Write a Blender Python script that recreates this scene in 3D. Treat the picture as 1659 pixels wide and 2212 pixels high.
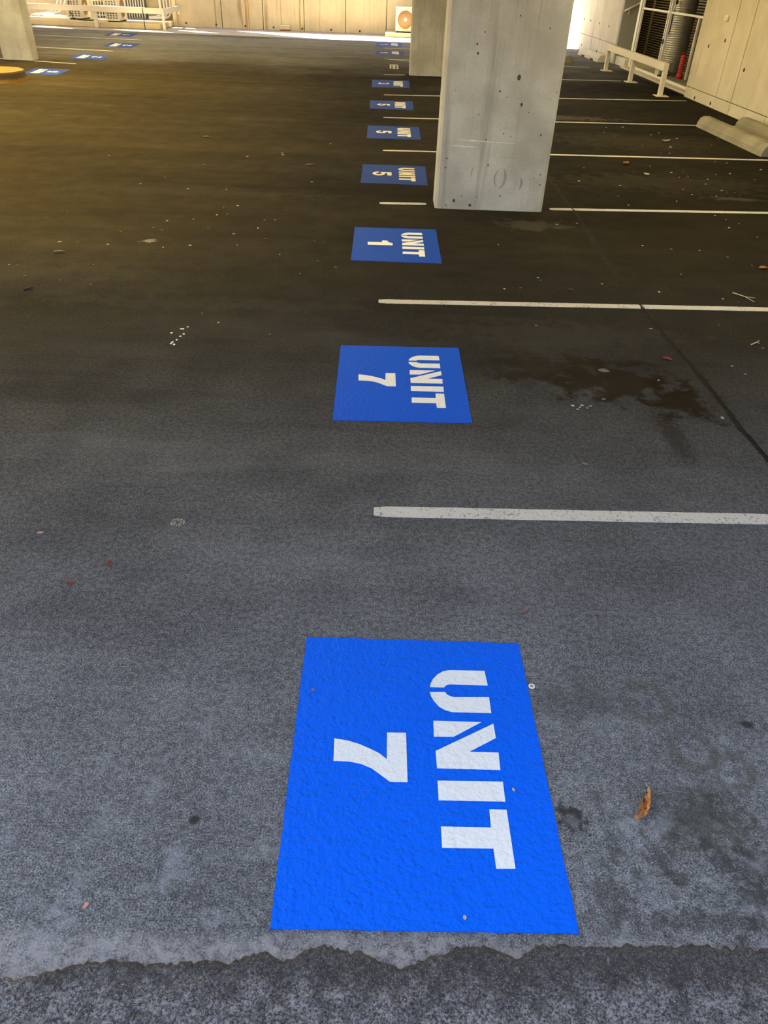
import bpy, bmesh, math, random
from mathutils import Vector, Matrix, noise

S = bpy.context.scene
for o in list(bpy.data.objects):
    bpy.data.objects.remove(o)
COL = S.collection

# ------------------------------------------------------------------ camera
cam = bpy.data.cameras.new('camera')
cam.sensor_fit = 'HORIZONTAL'
cam.sensor_width = 36.0
cam.lens = 36.0 * 1567.866 / 1659.0
cam.clip_start, cam.clip_end = 0.02, 300
camo = bpy.data.objects.new('camera', cam)
COL.objects.link(camo)
rx, dn, fw = Vector((0.99944879, 0.0024751, 0.03310576)), Vector((0.02798468, -0.59929324, -0.8000403)), Vector((0.01785987, 0.80052576, -0.59903216))
M = Matrix(((rx.x, -dn.x, -fw.x, 0), (rx.y, -dn.y, -fw.y, 0), (rx.z, -dn.z, -fw.z, 1.65), (0, 0, 0, 1)))
camo.matrix_world = M
S.camera = camo

# ------------------------------------------------------------------ world, sun, exposure
SUN_TRAVEL = Vector((0.525, -0.35, -1.0)).normalized()
world = bpy.data.worlds.new('sky')
S.world = world
world.use_nodes = True
wn = world.node_tree
bg = wn.nodes['Background']
sky = wn.nodes.new('ShaderNodeTexSky')
sky.sky_type = 'NISHITA'
sky.sun_disc = False
sky.sun_elevation = math.asin(-SUN_TRAVEL.z)
sky.sun_rotation = math.atan2(-SUN_TRAVEL.x, -SUN_TRAVEL.y)
sky.air_density = 1.0
sky.dust_density = 1.5
hs_ = wn.nodes.new('ShaderNodeHueSaturation')
hs_.inputs['Saturation'].default_value = 0.72
wn.links.new(sky.outputs[0], hs_.inputs['Color'])
wn.links.new(hs_.outputs[0], bg.inputs[0])
bg.inputs[1].default_value = 0.185
sl = bpy.data.lights.new('sun', 'SUN')
sl.energy = 20.0
sl.angle = math.radians(0.55)
sl.color = (1.0, 0.86, 0.62)
so = bpy.data.objects.new('sun', sl)
so.rotation_euler = SUN_TRAVEL.to_track_quat('-Z', 'Y').to_euler()
so.location = (-12, 30, 25)
COL.objects.link(so)
S.view_settings.view_transform = 'Standard'
S.view_settings.look = 'None'
S.view_settings.gamma = 1.0
S.view_settings.use_curve_mapping = False
S.view_settings.exposure = 1.65
S.cycles.use_adaptive_sampling = True
S.cycles.adaptive_threshold = 0.025
S.cycles.max_bounces = 4
S.cycles.diffuse_bounces = 4
S.cycles.glossy_bounces = 2
S.cycles.transmission_bounces = 0
S.cycles.sample_clamp_indirect = 6.0

RNG = random.Random(7)


# ------------------------------------------------------------------ node helper
class NT:
    def __init__(self, name, rough=0.8, spec=0.3):
        self.m = bpy.data.materials.new(name)
        self.m.use_nodes = True
        self.t = self.m.node_tree
        self.b = self.t.nodes['Principled BSDF']
        self.b.inputs['Roughness'].default_value = rough
        self.b.inputs['Specular IOR Level'].default_value = spec
        self.co = self.t.nodes.new('ShaderNodeTexCoord').outputs['Object']

    def put(self, sock, v):
        if hasattr(v, 'is_output'):
            self.t.links.new(v, sock)
        elif v is not None:
            try:
                sock.default_value = v
            except (TypeError, ValueError):
                sock.default_value = (*v, 1.0)

    def geo(self):
        return self.t.nodes.new('ShaderNodeNewGeometry').outputs['Position']

    def mapping(self, v, scale=(1, 1, 1), loc=(0, 0, 0)):
        n = self.t.nodes.new('ShaderNodeMapping')
        self.put(n.inputs['Vector'], v)
        n.inputs['Scale'].default_value = scale
        n.inputs['Location'].default_value = loc
        return n.outputs[0]

    def noise(self, scale, detail=3, rough=0.55, vec=None, dist=0.0):
        n = self.t.nodes.new('ShaderNodeTexNoise')
        self.put(n.inputs['Vector'], vec if vec is not None else self.co)
        n.inputs['Scale'].default_value = scale
        n.inputs['Detail'].default_value = detail
        n.inputs['Roughness'].default_value = rough
        n.inputs['Distortion'].default_value = dist
        return n.outputs['Fac']

    def voro(self, scale, feature='F1', vec=None, rnd=1.0):
        n = self.t.nodes.new('ShaderNodeTexVoronoi')
        n.feature = feature
        self.put(n.inputs['Vector'], vec if vec is not None else self.co)
        n.inputs['Scale'].default_value = scale
        n.inputs['Randomness'].default_value = rnd
        return n.outputs['Distance']

    def math(self, op, a, b=None, c=None, clamp=False):
        n = self.t.nodes.new('ShaderNodeMath')
        n.operation = op
        n.use_clamp = clamp
        for i, v in enumerate((a, b, c)):
            if v is not None:
                self.put(n.inputs[i], v)
        return n.outputs[0]

    def vmath(self, op, a, b=None, out=0):
        n = self.t.nodes.new('ShaderNodeVectorMath')
        n.operation = op
        self.put(n.inputs[0], a)
        if b is not None:
            self.put(n.inputs[1], b)
        return n.outputs[out]

    def ramp(self, f, lo, hi, a=0.0, b=1.0, smooth=True):
        n = self.t.nodes.new('ShaderNodeMapRange')
        n.interpolation_type = 'SMOOTHSTEP' if smooth else 'LINEAR'
        self.put(n.inputs['Value'], f)
        n.inputs['From Min'].default_value = lo
        n.inputs['From Max'].default_value = hi
        n.inputs['To Min'].default_value = a
        n.inputs['To Max'].default_value = b
        return n.outputs[0]

    def mix(self, f, a, b, mode='MIX'):
        n = self.t.nodes.new('ShaderNodeMix')
        n.data_type = 'RGBA'
        n.blend_type = mode
        self.put(n.inputs[0], f)
        self.put(n.inputs[6], a)
        self.put(n.inputs[7], b)
        return n.outputs[2]

    def sep(self, v):
        n = self.t.nodes.new('ShaderNodeSeparateXYZ')
        self.put(n.inputs[0], v)
        return n.outputs

    def bump(self, h, strength=0.5, dist=0.005):
        n = self.t.nodes.new('ShaderNodeBump')
        n.inputs['Strength'].default_value = strength
        n.inputs['Distance'].default_value = dist
        self.put(n.inputs['Height'], h)
        self.put(self.b.inputs['Normal'], n.outputs[0])

    def col(self, c):
        self.put(self.b.inputs['Base Color'], c)

    def rgh(self, v):
        self.put(self.b.inputs['Roughness'], v)

    def blob(self, cx, cy, rx_, ry_, wob, soft=0.6):
        """stain mask: a wobbly ellipse on the ground, 1 inside"""
        p = self.geo()
        d = self.vmath('SUBTRACT', p, (cx, cy, 0))
        d = self.vmath('MULTIPLY', d, (1 / rx_, 1 / ry_, 0))
        l = self.vmath('LENGTH', d, out=1)
        l = self.math('ADD', l, self.math('MULTIPLY', self.math('SUBTRACT', wob, 0.5), 3.2))
        return self.ramp(l, 1.0, 1.0 - soft, 0.0, 1.0)


MATS = {}


def simple(name, color, rough=0.6, metal=0.0, var=0.12, scale=12, spec=0.3, bump=0.0):
    if name in MATS:
        return MATS[name]
    n = NT(name, rough, spec)
    f = n.noise(scale, 4)
    dark = tuple(c * (1 - var) for c in color)
    lite = tuple(min(1, c * (1 + var)) for c in color)
    n.col(n.mix(f, dark, lite))
    n.b.inputs['Metallic'].default_value = metal
    if bump:
        n.bump(n.noise(scale * 6, 3), bump, 0.004)
    MATS[name] = n.m
    return n.m


# ------------------------------------------------------------------ materials
def asphalt(name, y0, y1):
    near = y0 < 3
    n = NT(name, 0.78, 0.012)
    p = n.geo()
    n.co = p
    big = n.noise(0.75, 4, 0.6)
    mid = n.noise(4.0, 3, 0.6)
    wob = n.noise(9.0, 4, 0.65)
    wobf = n.noise(38.0, 3, 0.7)
    grain = n.noise(230, 3, 0.8)
    speck = n.noise(430, 1, 0.6)
    n60 = n.noise(60, 3, .7)
    cell = n.voro(150, 'DISTANCE_TO_EDGE') if near else None
    # pale blue-grey near the open edge, brown further in, yellower left, darker right
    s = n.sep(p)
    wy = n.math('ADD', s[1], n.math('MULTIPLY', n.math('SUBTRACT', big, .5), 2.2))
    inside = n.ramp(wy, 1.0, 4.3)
    greyish = n.mix(n.ramp(big, 0.3, 0.7), (0.225, 0.234, 0.252), (0.330, 0.343, 0.367))
    greyish = n.mix(n.ramp(wobf, .35, .65, 0, .32), greyish, (0.12, 0.122, 0.126))
    brownish = n.mix(n.ramp(big, 0.3, 0.7), (0.030, 0.0245, 0.016), (0.050, 0.041, 0.026))
    brownish = n.mix(n.ramp(s[0], 0.6, 2.6), brownish, n.mix(n.ramp(big, .3, .7), (0.017, 0.0128, 0.0065), (0.031, 0.024, 0.012)))
    brownish = n.mix(n.ramp(s[0], 0.2, -4.5), brownish, (0.082, 0.059, 0.017))
    brownish = n.mix(n.ramp(n.math('ADD', s[1], n.math('MULTIPLY', n.math('SUBTRACT', big, .5), 4.0)), 15, 23), brownish, (0.31, 0.312, 0.315))  # sky light from the far well put into the floor colour
    brownish = n.mix(n.ramp(s[1], 6.5, 3.0, 0, .8), brownish, (0.046, 0.044, 0.040))
    base = n.mix(inside, greyish, brownish)
    base = n.mix(n.ramp(mid, 0.35, 0.7, 0.0, 0.35), base, n.mix(.45, base, (0.02, 0.02, 0.02)))
    # grain of the stones
    base = n.mix(n.ramp(grain, 0.40, 0.60), n.mix(0.74, base, (0.012, 0.012, 0.013)), base)
    lit = n.mix(1.0, base, (1.8, 1.8, 1.8), 'MULTIPLY')
    base = n.mix(n.ramp(speck, 0.54, 0.70, 0.0, 0.75), base, lit)
    # coarser mottling of worn binder
    base = n.mix(n.ramp(n60,  .42, .60, 0, .6), base, n.mix(.6, base, (0.012, 0.012, 0.012)))
    # open, pitted texture to the right of the first panels
    if near:
        pit = n.math('MULTIPLY', n.ramp(cell, 0.10, 0.02), n.ramp(n.noise(1.6, 2), 0.45, 0.62))
        base = n.mix(n.math('MULTIPLY', pit, 0.6), base, (0.03, 0.03, 0.032))
    # worn bands swept across the lane
    sx = n.mapping(p, (0.35, 2.2, 1))
    band = n.noise(1.0, 3, 0.6, vec=sx)
    base = n.mix(n.ramp(band, 0.52, 0.70, 0, 0.45), base, n.mix(.6, base, (0.01, 0.01, 0.01)))
    base = n.mix(n.ramp(band, 0.46, 0.30, 0, 0.25), base, lit)
    # oil and water stains, each with its own place
    oil = (0.030, 0.028, 0.024)
    damp = (0.055, 0.052, 0.044)
    for cx, cy, a, b, k, c, w in (
            (0.515, 0.978, .046, .048, .9, oil, wobf), (0.83, 0.975, .17, .105, .72, (0.055, 0.056, 0.044), wobf),
            (0.60, 0.90, .03, .035, .5, oil, wobf), (0.585, 1.03, .022, .04, .45, damp, wobf),
            (0.56, 0.80, .05, .05, .5, oil, wobf), (0.93, 0.86, .12, .05, .5, oil, wobf),
            (0.80, 0.74, .25, .025, .45, oil, wobf), (0.62, 1.36, .13, .10, .32, damp, wob),
            (-0.403, 0.95, .018, .017, .85, oil, .5), (1.062, 1.265, .024, .018, .85, oil, .5),
            (1.22, 3.38, .46, .28, .85, (0.022, 0.016, 0.009), wob), (1.50, 3.18, .20, .24, .9, (0.020, 0.014, 0.008), wob),
            (0.86, 3.50, .34, .24, .7, (0.026, 0.021, 0.013), wob), (1.36, 2.85, .07, .28, .6, (0.024, 0.02, 0.014), wobf),
            (0.55, 2.95, .22, .10, .40, damp, wob), (1.05, 3.95, .9, .25, .30, damp, wob),
            (2.9, 7.9, 1.6, .5, .45, (0.05, 0.042, 0.03), wob), (3.2, 10.2, 1.5, .6, .40, (0.05, 0.042, 0.03), wob),
            (0.8, 15.9, .6, .5, .6, oil, wob), (1.05, 14.6, .45, .5, .45, damp, wob),
            (3.6, 16.9, 1.2, .5, .45, damp, wob), (-0.2, 7.9, 1.6, .25, .3, damp, wob),
            (-1.7, 6.9, 1.5, .18, .30, damp, wob), (-2.4, 4.7, 1.2, .20, .28, damp, wob),
            (-1.0, 4.25, 1.3, .12, .30, damp, wob), (-4.5, 24.0, 2.3, .35, .55, (0.07, 0.055, 0.035), wob)):
        if not (y0 - .8 < cy < y1 + .8):
            continue
        base = n.mix(n.math('MULTIPLY', n.blob(cx, cy, a, b, w), k), base, c)
    if near:
        # mould and damp creeping in beside the first panel
        reach = n.math('MULTIPLY', n.ramp(s[0], .42, .62), n.ramp(n.math('ADD', s[1], n.math('MULTIPLY', s[0], -.25)), 1.02, .60))
        mould = n.ramp(n.noise(13, 5, .72), .50, .60)
        base = n.mix(n.math('MULTIPLY', n.math('MULTIPLY', reach, mould), .72), base, (0.040, 0.039, 0.036))
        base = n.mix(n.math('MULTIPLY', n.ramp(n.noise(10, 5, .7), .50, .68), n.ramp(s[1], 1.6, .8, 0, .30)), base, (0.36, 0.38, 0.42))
    # rings left by wet pots beside the first panel
    for cx, cy, r in ((0.80, 1.335, .062), (0.88, 1.175, .055), (0.965, 1.115, .05)) if near else ():
        d = n.vmath('LENGTH', n.vmath('MULTIPLY', n.vmath('SUBTRACT', p, (cx, cy, 0)), (1, 1, 0)), out=1)
        d = n.math('ADD', d, n.math('MULTIPLY', n.math('SUBTRACT', wobf, .5), .09))
        ring = n.math('MULTIPLY', n.ramp(d, r - .022, r - .004), n.ramp(d, r + .022, r + .004))
        base = n.mix(n.math('MULTIPLY', ring, .48), base, (0.07, 0.072, 0.056))
    # dust washed up along the edge of the coating
    pale = (0.33, 0.30, 0.265)
    if near:
        edge = n.math('ADD', s[1], n.math('MULTIPLY', n.math('SUBTRACT', wob, .5), .10))
        dust = n.math('MULTIPLY', n.ramp(edge, .715, .665), n.ramp(wobf, .36, .62, .0, .6))
        base = n.mix(dust, base, (0.335, 0.33, 0.335))
    for cx, cy, a, b, k in ((-1.685, 5.435, .06, .05, .5), (1.25, 6.2, .35, .18, .10), (1.2, 3.5, .03, .025, .5),
                            (2.6, 11.9, 1.1, .25, .14), (3.4, 7.35, .35, .09, .12), (-5.0, 22.4, 1.5, .2, .25)):
        if y0 - .8 < cy < y1 + .8:
            base = n.mix(n.math('MULTIPLY', n.blob(cx, cy, a, b, wob), k), base, pale)
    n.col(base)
    h = n.math('ADD', n.math('MULTIPLY', grain, 0.9), n60) if near else grain
    n.bump(h, 0.75, 0.006)
    n.rgh(n.ramp(mid, .3, .7, .70, .88))
    return n.m


def rough_asphalt():
    n = NT('rough_asphalt', 0.85, 0.3)
    n.co = n.geo()
    a = n.noise(170, 4, .85)
    b = n.noise(22, 4, .7)
    c = n.mix(n.ramp(a, .38, .66), (0.022, 0.022, 0.025), (0.285, 0.285, 0.305))
    c = n.mix(n.ramp(b, .42, .62, 0, .75), c, n.mix(.7, c, (0.02, 0.02, 0.022)))
    # damp dark band just inside its ragged edge
    y = n.math('ADD', n.sep(n.co)[1], n.math('MULTIPLY', n.math('SUBTRACT', b, .5), .13))
    c = n.mix(n.ramp(y, .56, .635, 0, .72), c, (0.028, 0.026, 0.025))
    c = n.mix(n.ramp(n.noise(360, 2), .60, .74, 0, .6), c, (0.48, 0.48, 0.49))
    c = n.mix(n.ramp(n.noise(70, 3), .60, .74, 0, .35), c, (0.26, 0.24, 0.21))
    n.col(c)
    n.bump(n.math('ADD', a, n.noise(260, 3)), 0.8, 0.006)
    return n.m


def paint(name, color, wear=0.0, wearcol=(0.12, 0.12, 0.12), rough=0.5, bumpk=0.55, rscale=1.0):
    n = NT(name, rough, 0.05)
    n.co = n.geo()
    f = n.noise(3.0, 3)
    c = n.mix(f, tuple(v * .93 for v in color), tuple(min(1, v * 1.05) for v in color))
    if wear:
        w = n.noise(70, 5, .7)
        g = n.noise(8, 4, .6)
        m = n.math('ADD', n.math('MULTIPLY', w, .7), n.math('MULTIPLY', g, .3))
        c = n.mix(n.ramp(m, .62 - wear * .22, .50 - wear * .22), wearcol, c) if False else n.mix(n.ramp(m, .47 + (1 - wear) * .1, .60 + (1 - wear) * .1), c, wearcol)
    n.col(c)
    h = n.math('ADD', n.noise(95 * rscale, 3, .6), n.math('MULTIPLY', n.noise(42 * rscale, 2, .5), 1.1))
    n.bump(h, bumpk, 0.008)
    return n.m


def concrete(name, lo, hi, pits=0.0, streak=0.5, stain=(0.12, 0.09, 0.05), sk=0.4):
    n = NT(name, 0.85, 0.2)
    n.co = n.geo()
    a = n.noise(2.2, 5, .6)
    c = n.mix(n.ramp(a, .3, .7), lo, hi)
    v = n.mapping(n.co, (14, 14, 0.7))
    st = n.noise(1.0, 4, .6, vec=v)
    c = n.mix(n.ramp(st, .52, .74, 0, streak), c, tuple(x * .62 for x in lo))
    v2 = n.mapping(n.co, (3.2, 3.2, 0.22))
    st2 = n.noise(1.0, 5, .65, vec=v2)
    c = n.mix(n.ramp(st2, .60, .70, 0, sk), c, stain)
    fine = n.noise(90, 3, .6)
    c = n.mix(n.ramp(fine, .35, .65, 0, .25), c, tuple(x * .8 for x in lo))
    if pits:
        pv = n.voro(11, 'F1')
        pm = n.ramp(pv, .10, .05)
        pm = n.math('MULTIPLY', pm, n.ramp(n.noise(5.3, 2), .50, .56))
        c = n.mix(n.math('MULTIPLY', pm, pits), c, (0.05, 0.045, 0.035))
    n.col(c)
    n.bump(n.math('ADD', fine, n.math('MULTIPLY', st, .6)), .25, .004)
    return n.m


FLOOR_SPLIT = 4.6
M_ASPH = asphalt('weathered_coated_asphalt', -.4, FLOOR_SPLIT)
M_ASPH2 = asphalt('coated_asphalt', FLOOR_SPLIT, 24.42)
M_APRON = rough_asphalt()
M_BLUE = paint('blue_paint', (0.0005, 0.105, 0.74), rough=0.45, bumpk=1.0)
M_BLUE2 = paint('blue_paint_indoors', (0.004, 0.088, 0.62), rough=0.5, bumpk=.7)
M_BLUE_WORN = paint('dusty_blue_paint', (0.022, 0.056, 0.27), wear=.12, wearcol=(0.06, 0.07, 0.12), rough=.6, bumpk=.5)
M_WHITE = paint('white_stencil_paint', (0.64, 0.67, 0.69), rough=.55, bumpk=.6)  # slight blue tint of the sky light put into this white
M_WHITE2 = paint('white_paint_indoors', (0.77, 0.78, 0.77), rough=.6, bumpk=.6)
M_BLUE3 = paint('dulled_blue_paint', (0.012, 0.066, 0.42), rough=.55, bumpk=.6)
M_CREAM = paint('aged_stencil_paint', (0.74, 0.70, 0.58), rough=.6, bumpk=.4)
M_LINE = paint('worn_line_paint', (0.50, 0.49, 0.46), wear=.55, wearcol=(0.16, 0.155, 0.145), rough=.7, bumpk=.6)
M_COLUMN = concrete('column_concrete', (0.30, 0.285, 0.25), (0.44, 0.425, 0.39), pits=.9, streak=.6, stain=(0.19, 0.155, 0.10), sk=.5)
M_WALLF = concrete('cream_wall_concrete', (0.56, 0.46, 0.29), (0.66, 0.56, 0.37), streak=.35, stain=(0.28, 0.18, 0.08), sk=.75)
M_WALLR = concrete('warm_wall_concrete', (0.54, 0.475, 0.335), (0.64, 0.57, 0.42), pits=.5, streak=.3, stain=(0.33, 0.27, 0.16), sk=.5)
M_PALE = concrete('pale_wall_concrete', (0.60, 0.56, 0.48), (0.70, 0.66, 0.57), pits=.5, streak=.35, stain=(0.40, 0.34, 0.24), sk=.5)
M_SLAB = simple('slab_concrete', (0.42, 0.40, 0.345), .9, var=.1, scale=2)
M_GUTTER = concrete('gutter_concrete', (0.36, 0.32, 0.28), (0.46, 0.42, 0.37), streak=.1)
M_PLINTH = concrete('plinth_concrete', (0.50, 0.40, 0.22), (0.62, 0.52, 0.32), streak=.2, stain=(0.25, 0.20, 0.08), sk=.6)
M_DRIVE = concrete('driveway_concrete', (0.60, 0.58, 0.53), (0.70, 0.68, 0.62), streak=0)
M_PAVING = simple('ochre_bounce_paving', (0.62, 0.46, 0.22), .85, var=.15, scale=3)  # unseen ground, made ochre to bounce warm light into the bays
M_STOP = concrete('wheel_stop_concrete', (0.20, 0.182, 0.130), (0.30, 0.275, 0.20), pits=.6, streak=.2)
M_STOPW = concrete('white_wheel_stop', (0.58, 0.55, 0.50), (0.68, 0.65, 0.60), streak=.4, stain=(0.2, 0.19, 0.17), sk=.5)
M_RAIL = simple('cream_painted_timber', (0.66, 0.60, 0.47), .55, var=.08, scale=6, bump=.1)
M_DARK = simple('shadow_gap', (0.055, 0.045, 0.032), .9, var=.2)
M_CRACK = simple('joint_dirt', (0.0045, 0.0038, 0.003), .95, var=.5, scale=60, bump=.6)
M_STEEL = simple('galvanised_steel', (0.42, 0.40, 0.34), .38, metal=.7, var=.12, scale=5)
M_SHUT = simple('bronze_shutter_steel', (0.105, 0.085, 0.052), .55, metal=.2, var=.15, scale=5)
M_WMETAL = simple('white_metal', (0.70, 0.68, 0.60), .45, var=.06)
M_GREYP = simple('grey_painted_panel', (0.33, 0.33, 0.28), .7, var=.06, scale=3)
M_RED = simple('red_plastic', (0.55, 0.035, 0.03), .4, var=.1)
M_AC = simple('aircon_enamel', (0.74, 0.68, 0.52), .45, var=.05, scale=4)
M_ACFAN = simple('aircon_fan_dark', (0.34, 0.21, 0.10), .6, var=.2, scale=30)
M_FIN = simple('coil_fins', (0.11, 0.11, 0.12), .6, var=.2, scale=20)
M_PIPE = simple('pipe_lagging', (0.74, 0.72, 0.66), .6, var=.06)
M_BLACK = simple('black_rubber', (0.02, 0.02, 0.02), .7)
M_LEAF = None
M_STONE = simple('pale_grit', (0.31, 0.285, 0.22), .9, var=.3, scale=40)
M_STONED = simple('dark_grit', (0.13, 0.115, 0.085), .9, var=.3, scale=40)
M_REDLEAF = simple('red_leaf', (0.24, 0.035, 0.025), .6, var=.3, scale=60)
M_PINK = simple('pink_petal', (0.55, 0.26, 0.20), .6, var=.2, scale=60)
M_ORANGE = simple('orange_leaf', (0.34, 0.13, 0.04), .6, var=.3, scale=60)
M_TWIG = simple('dry_twig', (0.42, 0.36, 0.24), .8, var=.2, scale=60)


def leaf_mat():
    n = NT('dry_brown_leaf', .5, .4)
    f = n.noise(45, 4, .6)
    g = n.noise(18, 3, .6)
    c = n.mix(n.ramp(f, .3, .7), (0.27, 0.085, 0.022), (0.50, 0.22, 0.07))
    c = n.mix(n.ramp(n.noise(70, 3, .6), .50, .60, 0, .85), c, (0.075, 0.014, 0.008))
    n.col(c)
    n.bump(f, .3, .002)
    return n.m


M_LEAF = leaf_mat()


def island_mat():
    n = NT('yellow_kerb_paint', .65, .3)
    n.co = n.geo()
    s = n.sep(n.co)
    w = n.noise(9, 4, .6)
    c = n.mix(n.ramp(w, .35, .7), (0.25, 0.135, 0.012), (0.20, 0.105, 0.010))
    # tyre-black scuffing on the side of the kerb
    z = n.math('ADD', s[2], n.math('MULTIPLY', n.math('SUBTRACT', n.noise(14, 4, .6), .5), .09))
    nz = n.sep(n.t.nodes.new('ShaderNodeNewGeometry').outputs['Normal'])[2]
    m = n.math('MULTIPLY', n.ramp(z, .035, .075), n.ramp(nz, .75, .55))
    c = n.mix(n.math('MULTIPLY', m, .92), c, (0.030, 0.022, 0.010))
    n.col(c)
    n.bump(w, .2, .006)
    return n.m


M_ISLAND = island_mat()


# ------------------------------------------------------------------ object helpers
def link(name, me, mat, parent=None, loc=(0, 0, 0)):
    o = bpy.data.objects.new(name, me)
    if mat and not me.materials:
        me.materials.append(mat)
    o.location = loc
    if parent:
        o.parent = parent
    COL.objects.link(o)
    return o


def tag(o, label=None, cat=None, group=None, kind=None):
    if label:
        o['label'] = label
    if cat:
        o['category'] = cat
    if group:
        o['group'] = group
    if kind:
        o['kind'] = kind
    return o


def empty(name, loc, label=None, cat=None, group=None, kind=None):
    o = bpy.data.objects.new(name, None)
    o.empty_display_size = .1
    o.location = loc
    COL.objects.link(o)
    return tag(o, label, cat, group, kind)


def fin(bm, name, smooth=False, bevel=0.0, seg=1):
    bmesh.ops.recalc_face_normals(bm, faces=bm.faces)
    if bevel:
        bmesh.ops.bevel(bm, geom=list(bm.edges), offset=bevel, segments=seg, profile=.5, affect='EDGES')
    me = bpy.data.meshes.new(name)
    bm.to_mesh(me)
    bm.free()
    if smooth:
        for p in me.polygons:
            p.use_smooth = True
    return me


def add_box(bm, x0, x1, y0, y1, z0, z1):
    v = [bm.verts.new((x, y, z)) for z in (z0, z1) for y in (y0, y1) for x in (x0, x1)]
    for f in ((0, 2, 3, 1), (4, 5, 7, 6), (0, 1, 5, 4), (2, 6, 7, 3), (0, 4, 6, 2), (1, 3, 7, 5)):
        bm.faces.new([v[i] for i in f])


def box(name, b, mat, parent=None, bevel=0.0, seg=1):
    """box with world bounds b = (x0,x1,y0,y1,z0,z1); its origin at its base centre"""
    x0, x1, y0, y1, z0, z1 = b
    c = Vector(((x0 + x1) / 2, (y0 + y1) / 2, z0))
    bm = bmesh.new()
    add_box(bm, x0 - c.x, x1 - c.x, y0 - c.y, y1 - c.y, 0, z1 - z0)
    me = fin(bm, name, bevel=bevel, seg=seg)
    off = parent_world(parent)
    return link(name, me, mat, parent, c - off)


def parent_world(p):
    v = Vector((0, 0, 0))
    while p:
        v += Vector(p.location)
        p = p.parent
    return v


def prism_xy(name, pts, z0, z1, mat, parent=None):
    """flat outline on the ground, given thickness"""
    c = Vector((sum(p[0] for p in pts) / len(pts), sum(p[1] for p in pts) / len(pts), z0))
    bm = bmesh.new()
    lo = [bm.verts.new((p[0] - c.x, p[1] - c.y, 0)) for p in pts]
    hi = [bm.verts.new((p[0] - c.x, p[1] - c.y, z1 - z0)) for p in pts]
    n = len(pts)
    bm.faces.new(hi)
    bm.faces.new(lo[::-1])
    for i in range(n):
        bm.faces.new((lo[i], lo[(i + 1) % n], hi[(i + 1) % n], hi[i]))
    me = fin(bm, name)
    return link(name, me, mat, parent, c - parent_world(parent))


def tube_bm(bm, pts, r, n=8):
    pts = [Vector(p) for p in pts]
    rings = []
    for i, p in enumerate(pts):
        t = (pts[min(i + 1, len(pts) - 1)] - pts[max(i - 1, 0)]).normalized()
        u = t.orthogonal().normalized() if i == 0 else (rings_u - t * rings_u.dot(t)).normalized()
        rings_u = u
        w = t.cross(u)
        rr = r[i] if isinstance(r, (list, tuple)) else r
        rings.append([bm.verts.new(p + (u * math.cos(2 * math.pi * k / n) + w * math.sin(2 * math.pi * k / n)) * rr) for k in range(n)])
    for a, b in zip(rings, rings[1:]):
        for k in range(n):
            bm.faces.new((a[k], a[(k + 1) % n], b[(k + 1) % n], b[k]))
    bm.faces.new(rings[0][::-1])
    bm.faces.new(rings[-1])


def tube(name, pts, r, mat, parent=None, n=8):
    off = Vector(pts[0])
    bm = bmesh.new()
    tube_bm(bm, [Vector(p) - off for p in pts], r, n)
    me = fin(bm, name, smooth=True)
    return link(name, me, mat, parent, off - parent_world(parent))


def lathe(name, prof, centre, mat, parent=None, n=32, axis='Z', smooth=True):
    """prof = [(radius, height)...] about axis through centre (world)"""
    bm = bmesh.new()
    rings = []
    for r, h in prof:
        ring = []
        for k in range(n):
            a = 2 * math.pi * k / n
            if axis == 'Z':
                ring.append(bm.verts.new((r * math.cos(a), r * math.sin(a), h)))
            elif axis == 'Y':
                ring.append(bm.verts.new((r * math.cos(a), h, r * math.sin(a))))
            else:
                ring.append(bm.verts.new((h, r * math.cos(a), r * math.sin(a))))
        rings.append(ring)
    for a, b in zip(rings, rings[1:]):
        for k in range(n):
            bm.faces.new((a[k], a[(k + 1) % n], b[(k + 1) % n], b[k]))
    bm.faces.new(rings[0][::-1])
    bm.faces.new(rings[-1])
    me = fin(bm, name, smooth=smooth)
    return link(name, me, mat, parent, Vector(centre) - parent_world(parent))


def torus(name, R_, r_, centre, axis, mat, parent, n=36, m=6):
    bm = bmesh.new()
    vs = []
    for i in range(n):
        a = 2 * math.pi * i / n
        row = []
        for j in range(m):
            b = 2 * math.pi * j / m
            q = (R_ + r_ * math.cos(b))
            x, y, z = q * math.cos(a), q * math.sin(a), r_ * math.sin(b)
            row.append(bm.verts.new({'Z': (x, y, z), 'Y': (x, z, y), 'X': (z, x, y)}[axis]))
        vs.append(row)
    for i in range(n):
        for j in range(m):
            bm.faces.new((vs[i][j], vs[(i + 1) % n][j], vs[(i + 1) % n][(j + 1) % m], vs[i][(j + 1) % m]))
    me = fin(bm, name, smooth=True)
    return link(name, me, mat, parent, Vector(centre) - parent_world(parent))


# ------------------------------------------------------------------ ground
def plane(name, x0, x1, y0, y1, z, mat, thick=.2):
    o = box(name, (x0, x1, y0, y1, z - thick, z), mat)
    return tag(o, kind='structure')


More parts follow.
